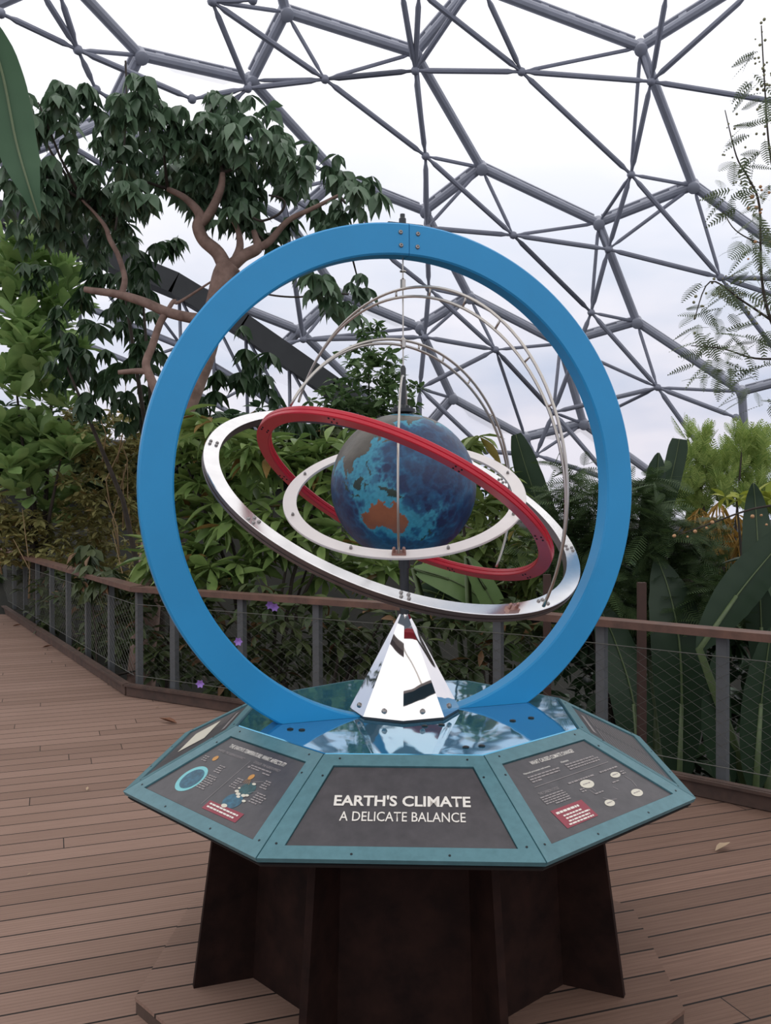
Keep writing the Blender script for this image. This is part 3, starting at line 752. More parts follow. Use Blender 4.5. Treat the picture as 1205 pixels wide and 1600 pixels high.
    at = me.color_attributes.new('paint', 'FLOAT_COLOR', 'POINT')
    at.data.foreach_set('color', np.concatenate([colr.reshape(-1, 3), np.ones((NU * NV, 1))], 1).astype(np.float32).ravel())
    return me
def quads_mesh(name, V, Fq):
    me = bpy.data.meshes.new(name); nf = len(Fq)
    me.vertices.add(len(V)); me.vertices.foreach_set('co', np.asarray(V, np.float32).ravel())
    me.loops.add(nf * 4); me.loops.foreach_set('vertex_index', np.asarray(Fq, np.int32).ravel())
    me.polygons.add(nf); me.polygons.foreach_set('loop_start', np.arange(nf, dtype=np.int32) * 4)
    me.update(calc_edges=True); me.validate()
    return me
t_ = NT('painted_globe'); at_ = t_.n('Attribute', attribute_name='paint')
gn = t_.bump(t_.noise(t_.coord(), 60, 4), .25, .004)
M['globe'] = t_.bsdf(at_.outputs['Color'], .38, 0, gn)
link('globe', globe_mesh(), M['globe'], arm, True)
m = MB(); m.lathe([(.02, 2.0), (.044, 2.006), (.044, 2.018), (.03, 2.02), (.018, 2.032), (.010, 2.034), (.010, 2.165), (.006, 2.175)], GC * Vector((1, 1, 0)) if False else Vector((GC.x, 0, 0)), (0, 0, 1), 20)
for k in range(4):
    a = k * PI / 2 + .5; m.lathe([(.005, 2.018), (.005, 2.028)], (GC.x + .033 * math.cos(a), .033 * math.sin(a), 0), (0, 0, 1), 8)
m.build('polar_cap', M['rod_dark'], arm, sharp=.5)
m = MB(); m.tube([(GC.x, 0, 2.17), (GC.x, 0, HC.z + HR0 + .004)], .0028, 6)
for z in (2.45, 2.235): m.lathe([(.004, 0), (.010, .006), (.010, .036), (.004, .042)], (GC.x, 0, z), (0, 0, 1), 10)
m.lathe([(.012, 2.515), (.012, 2.519)], (GC.x, 0, 0), (0, 0, 1), 10)
m.build('cable', M['rod'], arm, sharp=.6)

def tilt(th, ph): return Vector((math.sin(th) * math.cos(ph), math.sin(th) * math.sin(ph), math.cos(th)))
class Tilt:
    """frame of a tilted ring: n its pole, low the lowest direction in its plane, s sideways"""
    def __init__(s, c, th, ph):
        s.c = Vector(c); s.n = tilt(th, ph); s.low = tilt(th + PI / 2, ph); s.s = s.n.cross(s.low)
    def at(s, a, r, h=0): return s.c + (s.low * math.cos(a) + s.s * math.sin(a)) * r + s.n * h
def pin(parent, p, n, r=.006, h=.006, mat='bolt'):
    m = MB(); m.lathe([(r, -.002), (r, h * .5), (r * .6, h)], p, n, 10); m.build('bolt', M[mat], parent, smooth=True)
def clamp(parent, T, a, r, h):
    m = MB(); d = (T.low * math.cos(a) + T.s * math.sin(a)); s = T.n.cross(d); p = T.at(a, r, h)
    m.box(p + T.n * .004, (.022, .046, .008), (d, s, T.n))
    for k in (-1, 1): m.lathe([(.0055, 0), (.0055, .016), (.003, .02)], p + s * .016 * k + T.n * .006, T.n, 10)
    m.build('clamp', M['copper'], parent)

# white inner ring with its single rod
TW = Tilt((-.0115, 0, 1.710), .498, -1.637)
m = MB(); m.ring(TW.c, TW.low, TW.s, [(.391, -.010), (.4385, -.010), (.440, -.0085), (.440, -.0015), (.4385, 0), (.391, 0)], n=160)
wr = m.build('white_ring', M['white'], arm, sharp=.5)
for a in range(8): pin(wr, TW.at(PI / 8 + a * PI / 4, .416, 0), TW.n, .0055, .011)
clamp(wr, TW, 0, .416, 0)
m = MB(); m.tube([TW.c + TW.low * (.424 * math.cos(t)) + TW.n * (.424 * math.sin(t)) for t in [PI * k / 48 + .02 for k in range(48)]], .0042, 8)
m.build('front_rod', M['rod'], arm, smooth=True)

# red middle ring
TR = Tilt((-.021, 0, 1.682), .548, .656)
m = MB(); rp = [(.529, -.012), (.532, -.015), (.575, -.015), (.578, -.012), (.578, -.002), (.576, 0), (.578, .002), (.578, .012), (.575, .015), (.532, .015), (.529, .012), (.529, .002), (.531, 0), (.529, -.002)]
m.ring(TR.c, TR.low, TR.s, rp, n=160)
rr = m.build('red_ring', M['red'], arm, sharp=.5)
for a in range(0, 360, 45):
    for q in (-1, 1):
        for w_ in (-.011, .011): pin(rr, TR.at(math.radians(a + 22.5 + q * 1.1), .554 + w_, -.015), -TR.n, .0036, .003, 'screw')

# silver outer ring
TS = Tilt((-.036, 0, 1.696), .541, -.90)
m = MB(); sp_ = [(.657, 0), (.657, -.030), (.707, -.030), (.710, -.028), (.710, -.020), (.706, -.019), (.706, -.015), (.710, -.014), (.710, -.002), (.708, 0)]
pm = [1, 1, 1, 1, 1, 1, 1, 1, 0, 0]
m.ring(TS.c, TS.low, TS.s, sp_, n=160, pm=pm)
sr = m.build('silver_ring', [M['silver'], M['silver_edge']], arm, sharp=.5)
for a in range(0, 360, 45):
    for q in (-1, 1):
        for r in (.672, .695): pin(sr, TS.at(math.radians(a + 12 + q * 1.0), r, 0), TS.n, .006, .006)
clamp(sr, TS, -.03, .688, 0)

# twin tube half-circles joined by short rungs
def arc_pair(name, T, az, c, r_end, r_out, r_in, rungs, n=60, rad=.0052):
    d = Vector((math.cos(az), math.sin(az), 0)); e = T.low - Vector((-d.y, d.x, 0)) * T.low.dot(Vector((-d.y, d.x, 0))); e.normalize()
    up = T.n - e * T.n.dot(e); up.normalize()
    P = lambda t, rt: c + (e * math.cos(t) + up * math.sin(t)) * (r_end + (rt - r_end) * math.sin(t) ** 2.5)
    m = MB(); m.tube([P(PI * k / n, r_out) for k in range(n + 1)], rad, 8); o = m.build(name, M['rod'], arm, smooth=True)
    m = MB(); m.tube([P(PI * k / n, r_in) for k in range(n + 1)], rad, 8); m.build('inner_tube', M['rod'], o, smooth=True)
    for t in rungs:
        t = math.radians(t); m = MB(); m.tube([P(t, r_in), P(t, r_out)], .004, 6); m.build('rung', M['rod'], o, smooth=True)
arc_pair('outer_arc', TS, -.81, Vector((-.010, 0, 1.722)), .722, .724, .684, (52, 66, 80, 94, 108, 122))
arc_pair('inner_arc', TR, .656, Vector((-.017, 0, 1.712)), .555, .556, .528, (66, 84, 100, 113))

# ================================================================ RAILINGS
RAIL_Z = .955
def seg_frames(pts):
    for a, b in zip(pts[:-1], pts[1:]):
        d = (b - a).normalized(); yield a, b, d, Vector((-d.y, d.x, 0))
def railing(pts, posts, label, post_w, inward):
    root = empty('railing', tuple(pts[0]), label, 'railing', 'boardwalk railings')
    r = MB(); k = MB(); net = MB(); tw = MB(); bw = MB()
    for a, b, d, s in seg_frames(pts):
        s = s * inward; up = Vector((0, 0, 1))
        r.box((a + b) / 2 + up * (RAIL_Z - .022) + s * .02, ((b - a).length + .05, .14, .045), (d, s, up))
        k.box((a + b) / 2 + up * .058 + s * .12, ((b - a).length + .04, .045, .105), (d, s, up))
        k.box((a + b) / 2 + up * .098 + s * .15, ((b - a).length + .06, .03, .018), (d, s, up))
        n0 = s * .055; z0, z1 = .17, .80; L = (b - a).length; sl = .58; run = (z1 - z0) / sl
        for dr in (-1, 1):
            q = -run
            while q < L:
                s0, s1 = max(0, q), min(L, q + run)
                if s1 - s0 > .03:
                    za, zb = z0 + (s0 - q) * sl, z0 + (s1 - q) * sl
                    if dr < 0: za, zb = z0 + z1 - za, z0 + z1 - zb
                    net.tube([a + d * s0 + n0 + up * za, a + d * s1 + n0 + up * zb], .0011, 3, caps=False)
                q += .112
        for z, w_ in ((z1, tw), (z0, bw)): w_.tube([a + n0 + up * z, b + n0 + up * z], .003, 5)
    r.build('top_rail', M['rail_wood'], root); k.build('kickboard', M['kick_wood'], root)
    net.build('wire_netting', M['wire'], root, fix=False); tw.build('top_wire', M['wire'], root); bw.build('bottom_wire', M['wire'], root)
    for a, d, s in posts:
        m = MB(); s = s * inward
        m.box(a + Vector((0, 0, (RAIL_Z - .045 - .3) / 2)) , (post_w, .05, RAIL_Z - .045 + .3), (d, s, Vector((0, 0, 1))))
        m.build('post', M['post_grey'], root)
a, b, c_, e_, f_ = FENCE
d = (a - b).normalized()
railing([b, a], [(b + d * (.03 + 1.0 * i), d, Vector((-d.y, d.x, 0))) for i in range(13)], 'long railing with grey posts on the left of the boardwalk', .075, 1)
posts = []; s_all = .42
for p, q, d, s in seg_frames(FENCE[1:]):
    L = (q - p).length
    while s_all < L: posts.append((p + d * s_all, d, s)); s_all += .765
    s_all -= L
railing(FENCE[1:], posts, 'railing with wire netting crossing behind the display to the right', .06, -1)

for x, y, lab in ((1.588, 2.604, 'brown timber stake behind the right railing, nearer the blue hoop\'s right edge'), (1.096, 3.304, 'brown timber stake behind the railing, seen through the blue hoop')):
    m = MB(); z0 = ground_z(x, y); m.box((x, y, (1.16 + z0) / 2), (.05, .05, 1.16 - z0)); tag(m.build('timber_stake', M['stake']), lab, 'stake')

# ================================================================ PLANTS
CANOPY = [(-3.57,5.88,5.74,0.27), (-3.42,6.37,6.02,0.29), (-3.45,6.1,5.6,0.25), (-3.14,6.47,6.07,0.19), (-3.98,6.51,6.08,0.17), (-2.49,5.61,5.77,0.2), (-2.57,5.53,5.52,0.28), (-3.14,6.84,5.84,0.27), (-2.35,5.92,5.72,0.23), (-2.21,5.88,5.48,0.29), (-2.72,7.1,5.73,0.33), (-2.1,6.26,5.7,0.24), (-2.04,6.84,6.24,0.2), (-1.9,6.27,5.64,0.3), (-1.57,6.53,5.96,0.28), (-1.36,5.74,5.36,0.32), (-1.81,6.52,5.47,0.35), (-2.24,6.89,5.54,0.3), (-1.31,6.34,5.4,0.29), (-1.63,6.69,5.25,0.32), (-1.11,6.58,5.66,0.26), (-0.87,5.61,5.08,0.19), (-1.92,6.72,5.12,0.3), (-1.51,6.45,4.92,0.26), (-2.83,5.99,5.2,0.29), (-2.48,5.55,4.81,0.26), (-1.2,6.89,5.36,0.26), (-1.67,6.26,4.76,0.24), (-2.12,6.65,5.17,0.28), (-2.49,6.91,5.4,0.29), (-0.58,6.65,5.32,0.24), (-0.29,6.98,5.31,0.2), (-0.42,6.14,4.84,0.24), (-0.76,6.79,4.98,0.21), (-0.68,6.22,4.61,0.17), (-1.16,7,4.77,0.23), (-1.32,6.91,4.65,0.19), (-0.16,5.66,4.75,0.09), (-0.69,5.72,4.01,0.15), (-0.73,5.85,3.84,0.13), (-0.38,7.05,4.21,0.18), (-0.42,6.2,3.77,0.15), (-0.9,6.51,4.16,0.12), (-0.58,5.99,3.69,0.1), (-3.94,6.32,5.43,0.23), (-3.53,6.12,5.17,0.27), (-3.76,6.07,4.82,0.3), (-3.5,6.44,5.03,0.31), (-3.16,6.44,5.03,0.31), (-4.26,6.95,5.32,0.26), (-3.83,6.6,4.74,0.31), (-3.48,6.99,4.84,0.36), (-3.01,6.87,4.86,0.3), (-3.59,7.09,5.51,0.26)]
LOWER = [(-3.59,8.55,5.26,0.38), (-2.97,7.53,4.64,0.31), (-3.88,8.93,4.86,0.36), (-2.98,9.13,5.34,0.25), (-3.56,9.01,4.19,0.4), (-3.19,8.34,4.46,0.3), (-3.88,8.63,3.6,0.39), (-3.41,7.63,3.09,0.39), (-4.21,8.87,4.16,0.34), (-2.97,8.35,3.72,0.21), (-4,7.77,3.47,0.39), (-3.05,7.33,3.39,0.3), (-3.11,8.91,3.22,0.31), (-4.84,9.18,4.93,0.26), (-3.48,7.38,4.08,0.34), (-3.38,8.81,3.03,0.38), (-1.85,8.02,3.42,0.29), (-1.65,7.51,3.53,0.2), (-2.05,7.79,3.15,0.25), (-2,8.74,3.96,0.15), (-2.43,8.95,2.96,0.26), (-2.41,7.29,2.79,0.27), (-1.58,8.43,3.24,0.25), (-1.29,7.29,2.78,0.22), (-1.06,8.64,2.84,0.22)]
BUSH = [(-5.34,9.77,5.26,0.37), (-5.13,10.21,5.19,0.38), (-4.88,10.29,4.93,0.33), (-5.3,9.91,4.74,0.47), (-4.98,10.3,4.45,0.38), (-5.43,9.75,4.16,0.46), (-4.99,9.57,3.85,0.45), (-4.68,9.98,4.01,0.28), (-5.3,9.53,3.39,0.45), (-4.94,9.66,3.23,0.41), (-5.47,9.83,2.69,0.46), (-5.16,9.99,2.61,0.47), (-4.71,9.63,2.31,0.31), (-5.26,9.54,1.95,0.41), (-5.05,10.2,1.86,0.29), (-5.49,9.76,2.32,0.37), (-5.08,10.27,1.58,0.25), (-5.71,10.22,4.91,0.29), (-4.58,9.81,2.6,0.2)]
OLIVE = [(-4.28,9.86,2.51,0.46), (-3.93,9.92,2.23,0.47), (-4.53,10.05,1.86,0.47), (-4.14,10,1.67,0.52), (-3.65,9.96,2.51,0.37), (-4.71,10.02,1.3,0.42), (-4.34,10.34,1.09,0.43), (-3.74,9.91,1.58,0.42), (-5.11,9.84,1.3,0.42), (-3.61,10.12,1.95,0.38), (-3.29,9.64,2.58,0.37), (-5.43,9.71,1.31,0.37), (-4.73,10.38,2.93,0.29), (-3.83,9.93,2.88,0.34), (-3.47,9.95,1.2,0.37), (-4.68,9.42,0.91,0.27), (-5.29,9.82,0.98,0.28), (-4.04,9.98,0.73,0.32), (-3.47,9.42,0.82,0.31), (-4.52,10.02,0.82,0.28), (-4.34,10.04,0.45,0.32), (-3.26,9.46,0.68,0.31), (-5.75,10.03,1.3,0.42), (-5.91,9.87,1.68,0.42), (-5.49,10.08,1.53,0.38), (-5.73,9.76,0.94,0.33)]
COCOA = [(-1.91,5.91,2.25,0.27), (-2.05,5.94,1.93,0.29), (-1.59,5.23,2.33,0.24), (-1.3,5.26,2.27,0.24), (-2.16,5.88,2.25,0.19), (-1.56,6.17,1.93,0.33), (-1.08,5.46,2.1,0.28), (-0.85,5.66,2.3,0.25), (-1.83,5.8,1.54,0.32), (-1.4,5.52,1.48,0.31), (-0.97,5.57,1.66,0.28), (-0.72,5.52,1.98,0.25), (-0.59,5.57,2.23,0.23), (-2.02,5.8,1.28,0.29), (-1.59,5.5,1.11,0.28), (-1.16,5.58,1.16,0.28), (-0.82,5.98,1.21,0.26), (-0.46,5.23,1.3,0.24), (-2.21,5.77,1.67,0.22), (-0.29,5.94,1.01,0.26), (-0.44,5.51,1.73,0.25), (-0.1,5.43,1.11,0.22), (-0.36,6.01,2.38,0.2), (-2.13,5.44,1.17,0.25), (-0.98,5.39,1.36,0.25), (-2.37,5.64,1.16,0.23), (-0.65,5.9,0.95,0.22), (-1.97,5.31,2.52,0.16)]
COFFEE = [(0.53,5.13,2.2,0.12), (0.62,5.14,2.26,0.12), (0.79,5.64,1.98,0.21), (0.93,5.24,1.66,0.24), (0.79,5.66,1.41,0.28), (0.43,4.97,1.25,0.23), (1.04,5.14,1.36,0.24), (0.89,5.45,1.1,0.25), (1.3,5.69,1.15,0.25), (1.41,5.26,1.11,0.22), (1.08,5.03,1.84,0.15), (0.49,4.92,1.02,0.21), (1,5.33,2.09,0.1), (0.7,4.99,2.25,0.11), (1.35,5.61,0.84,0.23)]
MIDTREE = [(-0.35,11.11,4.4,0.26), (-0.48,10.32,3.87,0.33), (-0.1,10.44,3.89,0.29), (-0.66,11.07,3.69,0.3), (-0.2,10.87,3.56,0.4), (0.1,11.07,3.68,0.24), (-0.49,10.52,3.22,0.39), (-0,10.26,3.19,0.38), (-0.87,10.45,3.31,0.29), (0.31,11.06,3.53,0.18), (-0.29,10.43,2.92,0.39), (0.24,10.52,3.12,0.21), (-1.08,10.6,3.13,0.29)]
FENCEUNDER = [(-2,5.41,0.62,0.31), (-1.73,5.25,0.4,0.27), (-1.3,5.2,0.59,0.27), (-0.83,4.65,0.71,0.28), (-0.42,4.37,0.69,0.24), (-1.43,5.28,0.21,0.3), (-0.98,5.01,0.26,0.29), (-0.5,4.79,0.35,0.29), (-0.09,4.36,0.74,0.22), (0.39,4.31,0.64,0.21), (0.69,4.14,0.66,0.26), (0.42,3.99,0.43,0.21), (0.78,4.01,0.42,0.21), (-1.97,5.54,0.04,0.22), (1.15,3.75,0.61,0.2), (0.96,3.82,0.81,0.2), (-1.65,5.17,0.77,0.24), (-1.53,5.11,0,0.24), (-1.13,4.85,0.46,0.23), (-0.71,4.55,0.5,0.22), (-0.32,4.54,0.45,0.25), (0.12,4.18,0.5,0.24), (-2.11,5.61,0.28,0.25), (-1.18,4.81,0.86,0.21), (-0.1,4.54,0.33,0.22)]
LEFTUNDER = [(-3.13,6.79,0.46,0.28), (-3.84,7.97,0.56,0.36), (-2.96,6.57,0.07,0.25), (-5.29,10.29,0.62,0.38), (-4.34,8.7,0.23,0.34), (-6.29,11.79,0.61,0.38), (-3.21,6.92,0.08,0.29), (-4.48,8.84,0.56,0.34), (-3.75,7.69,0.12,0.23), (-6.09,11.56,0.21,0.36), (-2.55,5.84,0.57,0.26), (-2.36,5.71,0.27,0.25), (-2.55,5.94,0,0.2), (-2.34,5.78,0.77,0.19), (-2.7,6.03,0.75,0.2), (-2.93,6.38,0.71,0.18), (-5.04,9.88,0.18,0.28), (-2.84,6.28,0.52,0.2)]
FEATHER = [(1.75,4.29,1.44,0.24), (1.99,3.89,1.1,0.23), (2.21,3.66,1.02,0.22), (1.66,4.21,0.97,0.21), (1.92,4.21,0.81,0.21), (2.09,3.72,0.86,0.2), (2.56,3.8,0.8,0.2), (2.03,4.2,1.76,0.18), (1.78,4.29,1.82,0.16), (2.61,3.79,1.11,0.2), (1.53,3.99,0.84,0.19), (2.33,3.85,1.4,0.2), (1.65,4.4,1.6,0.22), (1.73,3.88,1.71,0.2), (1.93,3.88,1.61,0.23), (2.1,3.77,1.51,0.22), (1.66,4.21,1.29,0.26), (1.91,3.98,1.25,0.26), (2.18,3.84,1.2,0.25), (1.54,4.42,1.06,0.22), (1.73,3.86,1,0.25), (1.33,4.15,1.61,0.21), (1.29,4.22,1.34,0.21), (1.43,4.13,1.92,0.16), (1.26,4.21,1.71,0.14), (2.12,4.18,1.76,0.21), (2.45,3.91,1.3,0.2), (2.36,3.5,1.03,0.19), (1.42,4.35,1.77,0.16)]
CYPRESS = [(3.45,7.06,2.31,0.19), (3.48,7.06,2.05,0.25), (3.64,7.09,1.87,0.29), (4.02,7.32,2.02,0.27), (4.23,7.27,1.87,0.3), (3.39,7.09,1.72,0.22), (3.81,6.96,1.65,0.26), (4.22,7.07,2.16,0.25), (3.93,6.9,2.3,0.19), (4.37,7.25,1.57,0.3), (3.52,7.38,1.5,0.23)]
DEADFROND = [(3.4,6.23,1.58,0.23), (3.53,6.05,1.49,0.22), (3.22,6.11,1.42,0.2), (3.74,6.23,1.31,0.17), (3.52,6.37,1.31,0.2)]
YELLOW = [(3.39,5.67,1.75,0.14), (3.54,5.43,1.65,0.15), (3.71,5.68,1.4,0.14), (3.48,5.58,1.78,0.11)]
UNDERRIGHT = [(1.46,4.84,0.39,0.26), (1.65,4.69,0.13,0.28), (1.91,4.6,0.49,0.28), (2.13,4.59,0.04,0.31), (2.33,4.32,0.42,0.3), (2.6,4.33,-0.02,0.3), (2.78,4.09,0.45,0.29), (2.94,3.86,0.09,0.28), (3.21,3.9,0.48,0.28), (1.94,4.7,-0.38,0.28), (2.27,4.14,-0.34,0.26), (2.73,4.09,-0.44,0.26), (3.06,3.91,-0.44,0.25), (1.55,5.03,-0.23,0.26), (3.34,4.08,-0.12,0.26), (2.45,4.22,0.75,0.27), (2.99,4.24,0.8,0.29), (3.23,4.05,0.93,0.29), (2.95,3.87,1.2,0.23), (1.76,4.67,0.59,0.25), (2.14,4.25,0.75,0.27)]
RAILCLUMP = [(-3.27,6.51,0.87,0.14), (-2.94,5.95,0.97,0.12), (-3.15,6.32,1.06,0.14), (-3.42,6.77,1.16,0.14), (-3.04,6.11,0.84,0.11), (-2.81,5.74,0.94,0.09)]
TRUNK = [(-2.467,6.304,1.872,0.115), (-2.123,6.304,2.886,0.115), (-2,6.304,3.224,0.115), (-1.862,6.304,3.764,0.119), (-1.779,6.304,4.101,0.122), (-1.698,6.304,4.222,0.115)]
BR1 = [(-1.745,6.304,4.135,0.088), (-1.846,6.304,4.338,0.075), (-1.994,6.304,4.473,0.068), (-2.048,6.304,4.608,0.068), (-2.034,6.304,4.743,0.054), (-2.181,6.304,4.912,0.037), (-2.37,6.304,5.013,0.027)]
BR2 = [(-2.034,6.304,4.628,0.051), (-1.912,6.304,4.776,0.051), (-1.809,6.304,5.012,0.041), (-1.788,6.304,5.18,0.027)]
BR3 = [(-1.698,6.304,4.202,0.075), (-1.576,6.304,4.303,0.064), (-1.427,6.304,4.384,0.061), (-1.44,6.304,4.492,0.034), (-1.466,6.304,4.573,0.027)]
BR4 = [(-1.44,6.304,4.384,0.047), (-1.305,6.304,4.451,0.041), (-1.101,6.304,4.673,0.03), (-0.83,6.304,4.807,0.024), (-0.559,6.304,4.941,0.017)]
BR5 = [(-1.657,6.304,4.27,0.047), (-1.609,6.304,4.404,0.041), (-1.629,6.304,4.573,0.03), (-1.696,6.304,4.708,0.027)]
BR6 = [(-1.917,6.304,3.629,0.068), (-2.12,6.304,3.65,0.058), (-2.376,6.304,3.711,0.054), (-2.626,6.304,3.82,0.051), (-2.896,6.304,3.902,0.044), (-3.133,6.304,3.936,0.037), (-3.255,6.304,3.957,0.03)]
BR7 = [(-2.376,6.304,3.732,0.041), (-2.458,6.304,3.597,0.037), (-2.541,6.304,3.36,0.041), (-2.609,6.304,3.171,0.044), (-2.562,6.304,3.023,0.047), (-2.489,6.304,2.853,0.051)]
BR8 = [(-2.582,6.304,3.09,0.037), (-2.731,6.304,3.091,0.03), (-2.901,6.304,3.078,0.024)]
BR9 = [(-2.863,6.304,3.902,0.037), (-2.828,6.304,4.07,0.03), (-2.894,6.304,4.307,0.027), (-2.981,6.304,4.476,0.027), (-3.028,6.304,4.611,0.024), (-3.129,6.304,4.746,0.017), (-3.276,6.304,4.901,0.014)]
BR10 = [(-2.376,6.304,3.732,0.024), (-2.308,6.304,3.833,0.024), (-2.254,6.304,3.819,0.017), (-1.915,6.304,4.034,0.01)]
VINE1 = [(-1.444,6.104,4.644,0.013), (-1.345,6.104,4.611,0.013), (-1.179,6.104,4.676,0.013), (-1.112,6.104,4.775,0.013), (-1.145,6.104,4.841,0.01), (-1.277,6.104,4.875,0.01)]
VINE2 = [(-1.414,6.104,3.884,0.01), (-1.215,6.104,3.838,0.01), (-0.95,6.104,3.824,0.01), (-0.685,6.104,3.862,0.01), (-0.453,6.104,3.849,0.01)]
VINE3 = [(-2.752,6.104,6.263,0.01), (-2.741,6.104,5.835,0.01), (-2.77,6.104,5.374,0.01), (-2.812,6.104,4.912,0.01), (-2.867,6.104,4.516,0.01)]
MIM1 = [(2.973,2.904,2.312,0.018), (2.71,2.904,2.662,0.014), (2.557,2.904,2.924,0.012), (2.492,2.904,3.23,0.009), (2.478,2.904,3.7,0.008), (2.4,2.904,3.896,0.007), (2.321,2.904,4.04,0.005), (2.243,2.904,4.353,0.003)]
MIM2 = [(2.557,2.904,2.924,0.009), (2.361,2.904,3.056,0.007), (2.142,2.904,3.187,0.005), (2.033,2.904,2.926,0.003)]
MIM3 = [(2.71,2.904,3.273,0.008), (2.557,2.904,4.013,0.007), (2.513,2.904,4.535,0.005), (2.491,2.904,4.926,0.004)]
MIM4 = [(2.71,2.904,2.662,0.011), (2.448,2.904,2.663,0.007), (2.23,2.904,2.729,0.005), (2.011,2.904,2.751,0.003)]
MIM5 = [(2.71,2.904,3.447,0.008), (2.492,2.904,3.448,0.005), (2.317,2.904,3.535,0.004), (2.23,2.904,3.666,0.003)]
MIM6 = [(2.974,2.904,1.7,0.012), (2.558,2.904,1.657,0.008), (2.361,2.904,1.614,0.007), (2.098,2.904,1.518,0.005), (1.923,2.904,1.462,0.003)]
MTRUNK = [(3.59,7.704,0.795,0.101), (3.668,7.704,1.572,0.093), (3.722,7.704,2.115,0.054)]
NEARLEAF = [(-1.213,-0.696,3.042), (-1.168,-0.696,2.896), (-1.112,-0.746,2.693), (-1.058,-0.796,2.551), (-1.028,-0.796,2.454)]
MIMFR = [(2.5,2.96,4.76), (2.38,2.59,4.35), (2.48,2.97,4.61), (2.25,2.51,4.03), (2.37,2.62,3.95), (2.63,3.12,3.92), (2.22,2.54,3.84), (2.19,2.58,3.68), (2.32,2.58,3.56), (2.53,3.21,3.67), (2.41,2.65,3.42), (2.31,2.52,3.28), (2.47,3.18,3.53), (2.16,2.6,3.57), (2.33,3.18,3.89), (2.59,3.04,3.31), (2.6,3.17,3.25), (2.55,3.27,3.32), (2.39,2.97,3.11), (2.39,3.14,3.2), (2.05,2.53,3.06), (2.17,3.12,3.01), (2.15,2.91,2.84), (2.29,3.08,3.05), (1.95,2.59,2.82), (2.15,3.1,2.79), (2.41,3.25,2.9), (2.22,2.55,2.69), (2.39,2.76,2.77), (2.56,2.96,2.85), (2.33,3.17,2.71), (2.03,2.7,2.61), (2.36,2.65,2.96), (2.45,2.7,3.01), (2.35,3,2.59), (2.53,3.11,2.61), (2.15,2.82,2.52), (2.32,2.8,2.43), (2.46,2.82,2.39)]

def leaf_template(widths, fold=.12, droop=.25, curl=0.0):
    n = len(widths); V = []; 
    for i, w in enumerate(widths):
        t = i / (n - 1); z = -droop * t * t
        for s in (-1, 0, 1): V.append((t, s * w * .5, z + (fold * w if s else 0) - (curl * w * w if s else 0)))
    Fq = [(i * 3 + k, (i + 1) * 3 + k, (i + 1) * 3 + k + 1, i * 3 + k + 1) for i in range(n - 1) for k in (0, 1)]
    return np.array(V), np.array(Fq)
def fern_template(n=14, ln=.26, wd=.035, ang=62, droop=.3, taper=True):
    V = []; Fq = []
    def quad(p0, p1, w, zz):
        p0 = np.array(p0); p1 = np.array(p1); d = (p1 - p0); s = np.array([-d[1], d[0], 0]); s = s / (np.linalg.norm(s) + 1e-9) * w / 2
        k = len(V); V.extend([p0 - s, p0 + s, p1 + s * .5, p1 - s * .5]); Fq.append((k, k + 1, k + 2, k + 3))
    for i in range(4): quad((i / 4, 0, -droop * (i / 4) ** 2), ((i + 1) / 4, 0, -droop * ((i + 1) / 4) ** 2), .012, 0)
    a = math.radians(ang)
    for i in range(n):
        t = .12 + .86 * i / (n - 1); L = ln * (math.sin(PI * (.15 + .8 * t)) if taper else 1)
        for s in (-1, 1): quad((t, 0, -droop * t * t), (t + L * math.cos(a), s * L * math.sin(a), -droop * t * t - .12 * L), wd, 0)
    return np.array(V), np.array(Fq)
def scatter(name, T, pos, dirs, L, Wd, material, parent, rng, smooth_=True, upv=None):
    TV, TF = T; N = len(pos); pos = np.asarray(pos); dirs = np.asarray(dirs, float)
    dirs /= np.linalg.norm(dirs, axis=1, keepdims=True) + 1e-9
    up = np.array([0, 0, 1.0]) + rng.normal(0, .35, (N, 3)) if upv is None else upv
    s = np.cross(up, dirs); s /= np.linalg.norm(s, axis=1, keepdims=True) + 1e-9
    u = np.cross(dirs, s); L = np.asarray(L)[:, None, None]; Wd = np.asarray(Wd)[:, None, None]
    V = pos[:, None, :] + dirs[:, None, :] * TV[None, :, 0:1] * L + s[:, None, :] * TV[None, :, 1:2] * Wd + u[:, None, :] * TV[None, :, 2:3] * L * .6
    Fq = TF[None] + (np.arange(N) * len(TV))[:, None, None]
    return link(name, quads_mesh(name, V.reshape(-1, 3), Fq.reshape(-1, 4)), material, parent, smooth_)
def fill(blobs, dens, rng, squash=.8):
    """rosette centres spread through a list of leafy balls; dens is centres per square metre of outline"""
    out = []
    for x, y, z, r in blobs:
        n = max(1, int(dens * PI * r * r + rng.rand()))
        p = rng.normal(0, 1, (n, 3)); p /= np.linalg.norm(p, axis=1, keepdims=True)
        p *= (rng.rand(n, 1) ** .4) * r; p[:, 2] *= squash
        out.append(p + np.array([x, y, z]))
    return np.concatenate(out)
def rosettes(c, k, style, rng):
    N = len(c); az = rng.rand(N, 1) * 2 * PI + np.arange(k)[None] * (2 * PI / k) + rng.normal(0, .2, (N, k))
    if style == 'droop': h, v = .62 + rng.normal(0, .15, (N, k)), -.78 + rng.normal(0, .2, (N, k))
    elif style == 'up': h, v = .8 + rng.normal(0, .15, (N, k)), .55 + rng.normal(0, .35, (N, k))
    elif style == 'spray': h, v = .9 + rng.normal(0, .1, (N, k)), -.12 + rng.normal(0, .42, (N, k))
    else: h, v = .45 + rng.normal(0, .2, (N, k)), .95 + rng.normal(0, .25, (N, k))
    D = np.stack([np.cos(az) * h, np.sin(az) * h, v], -1).reshape(-1, 3)
    return np.repeat(c, k, 0) + D * .01, D
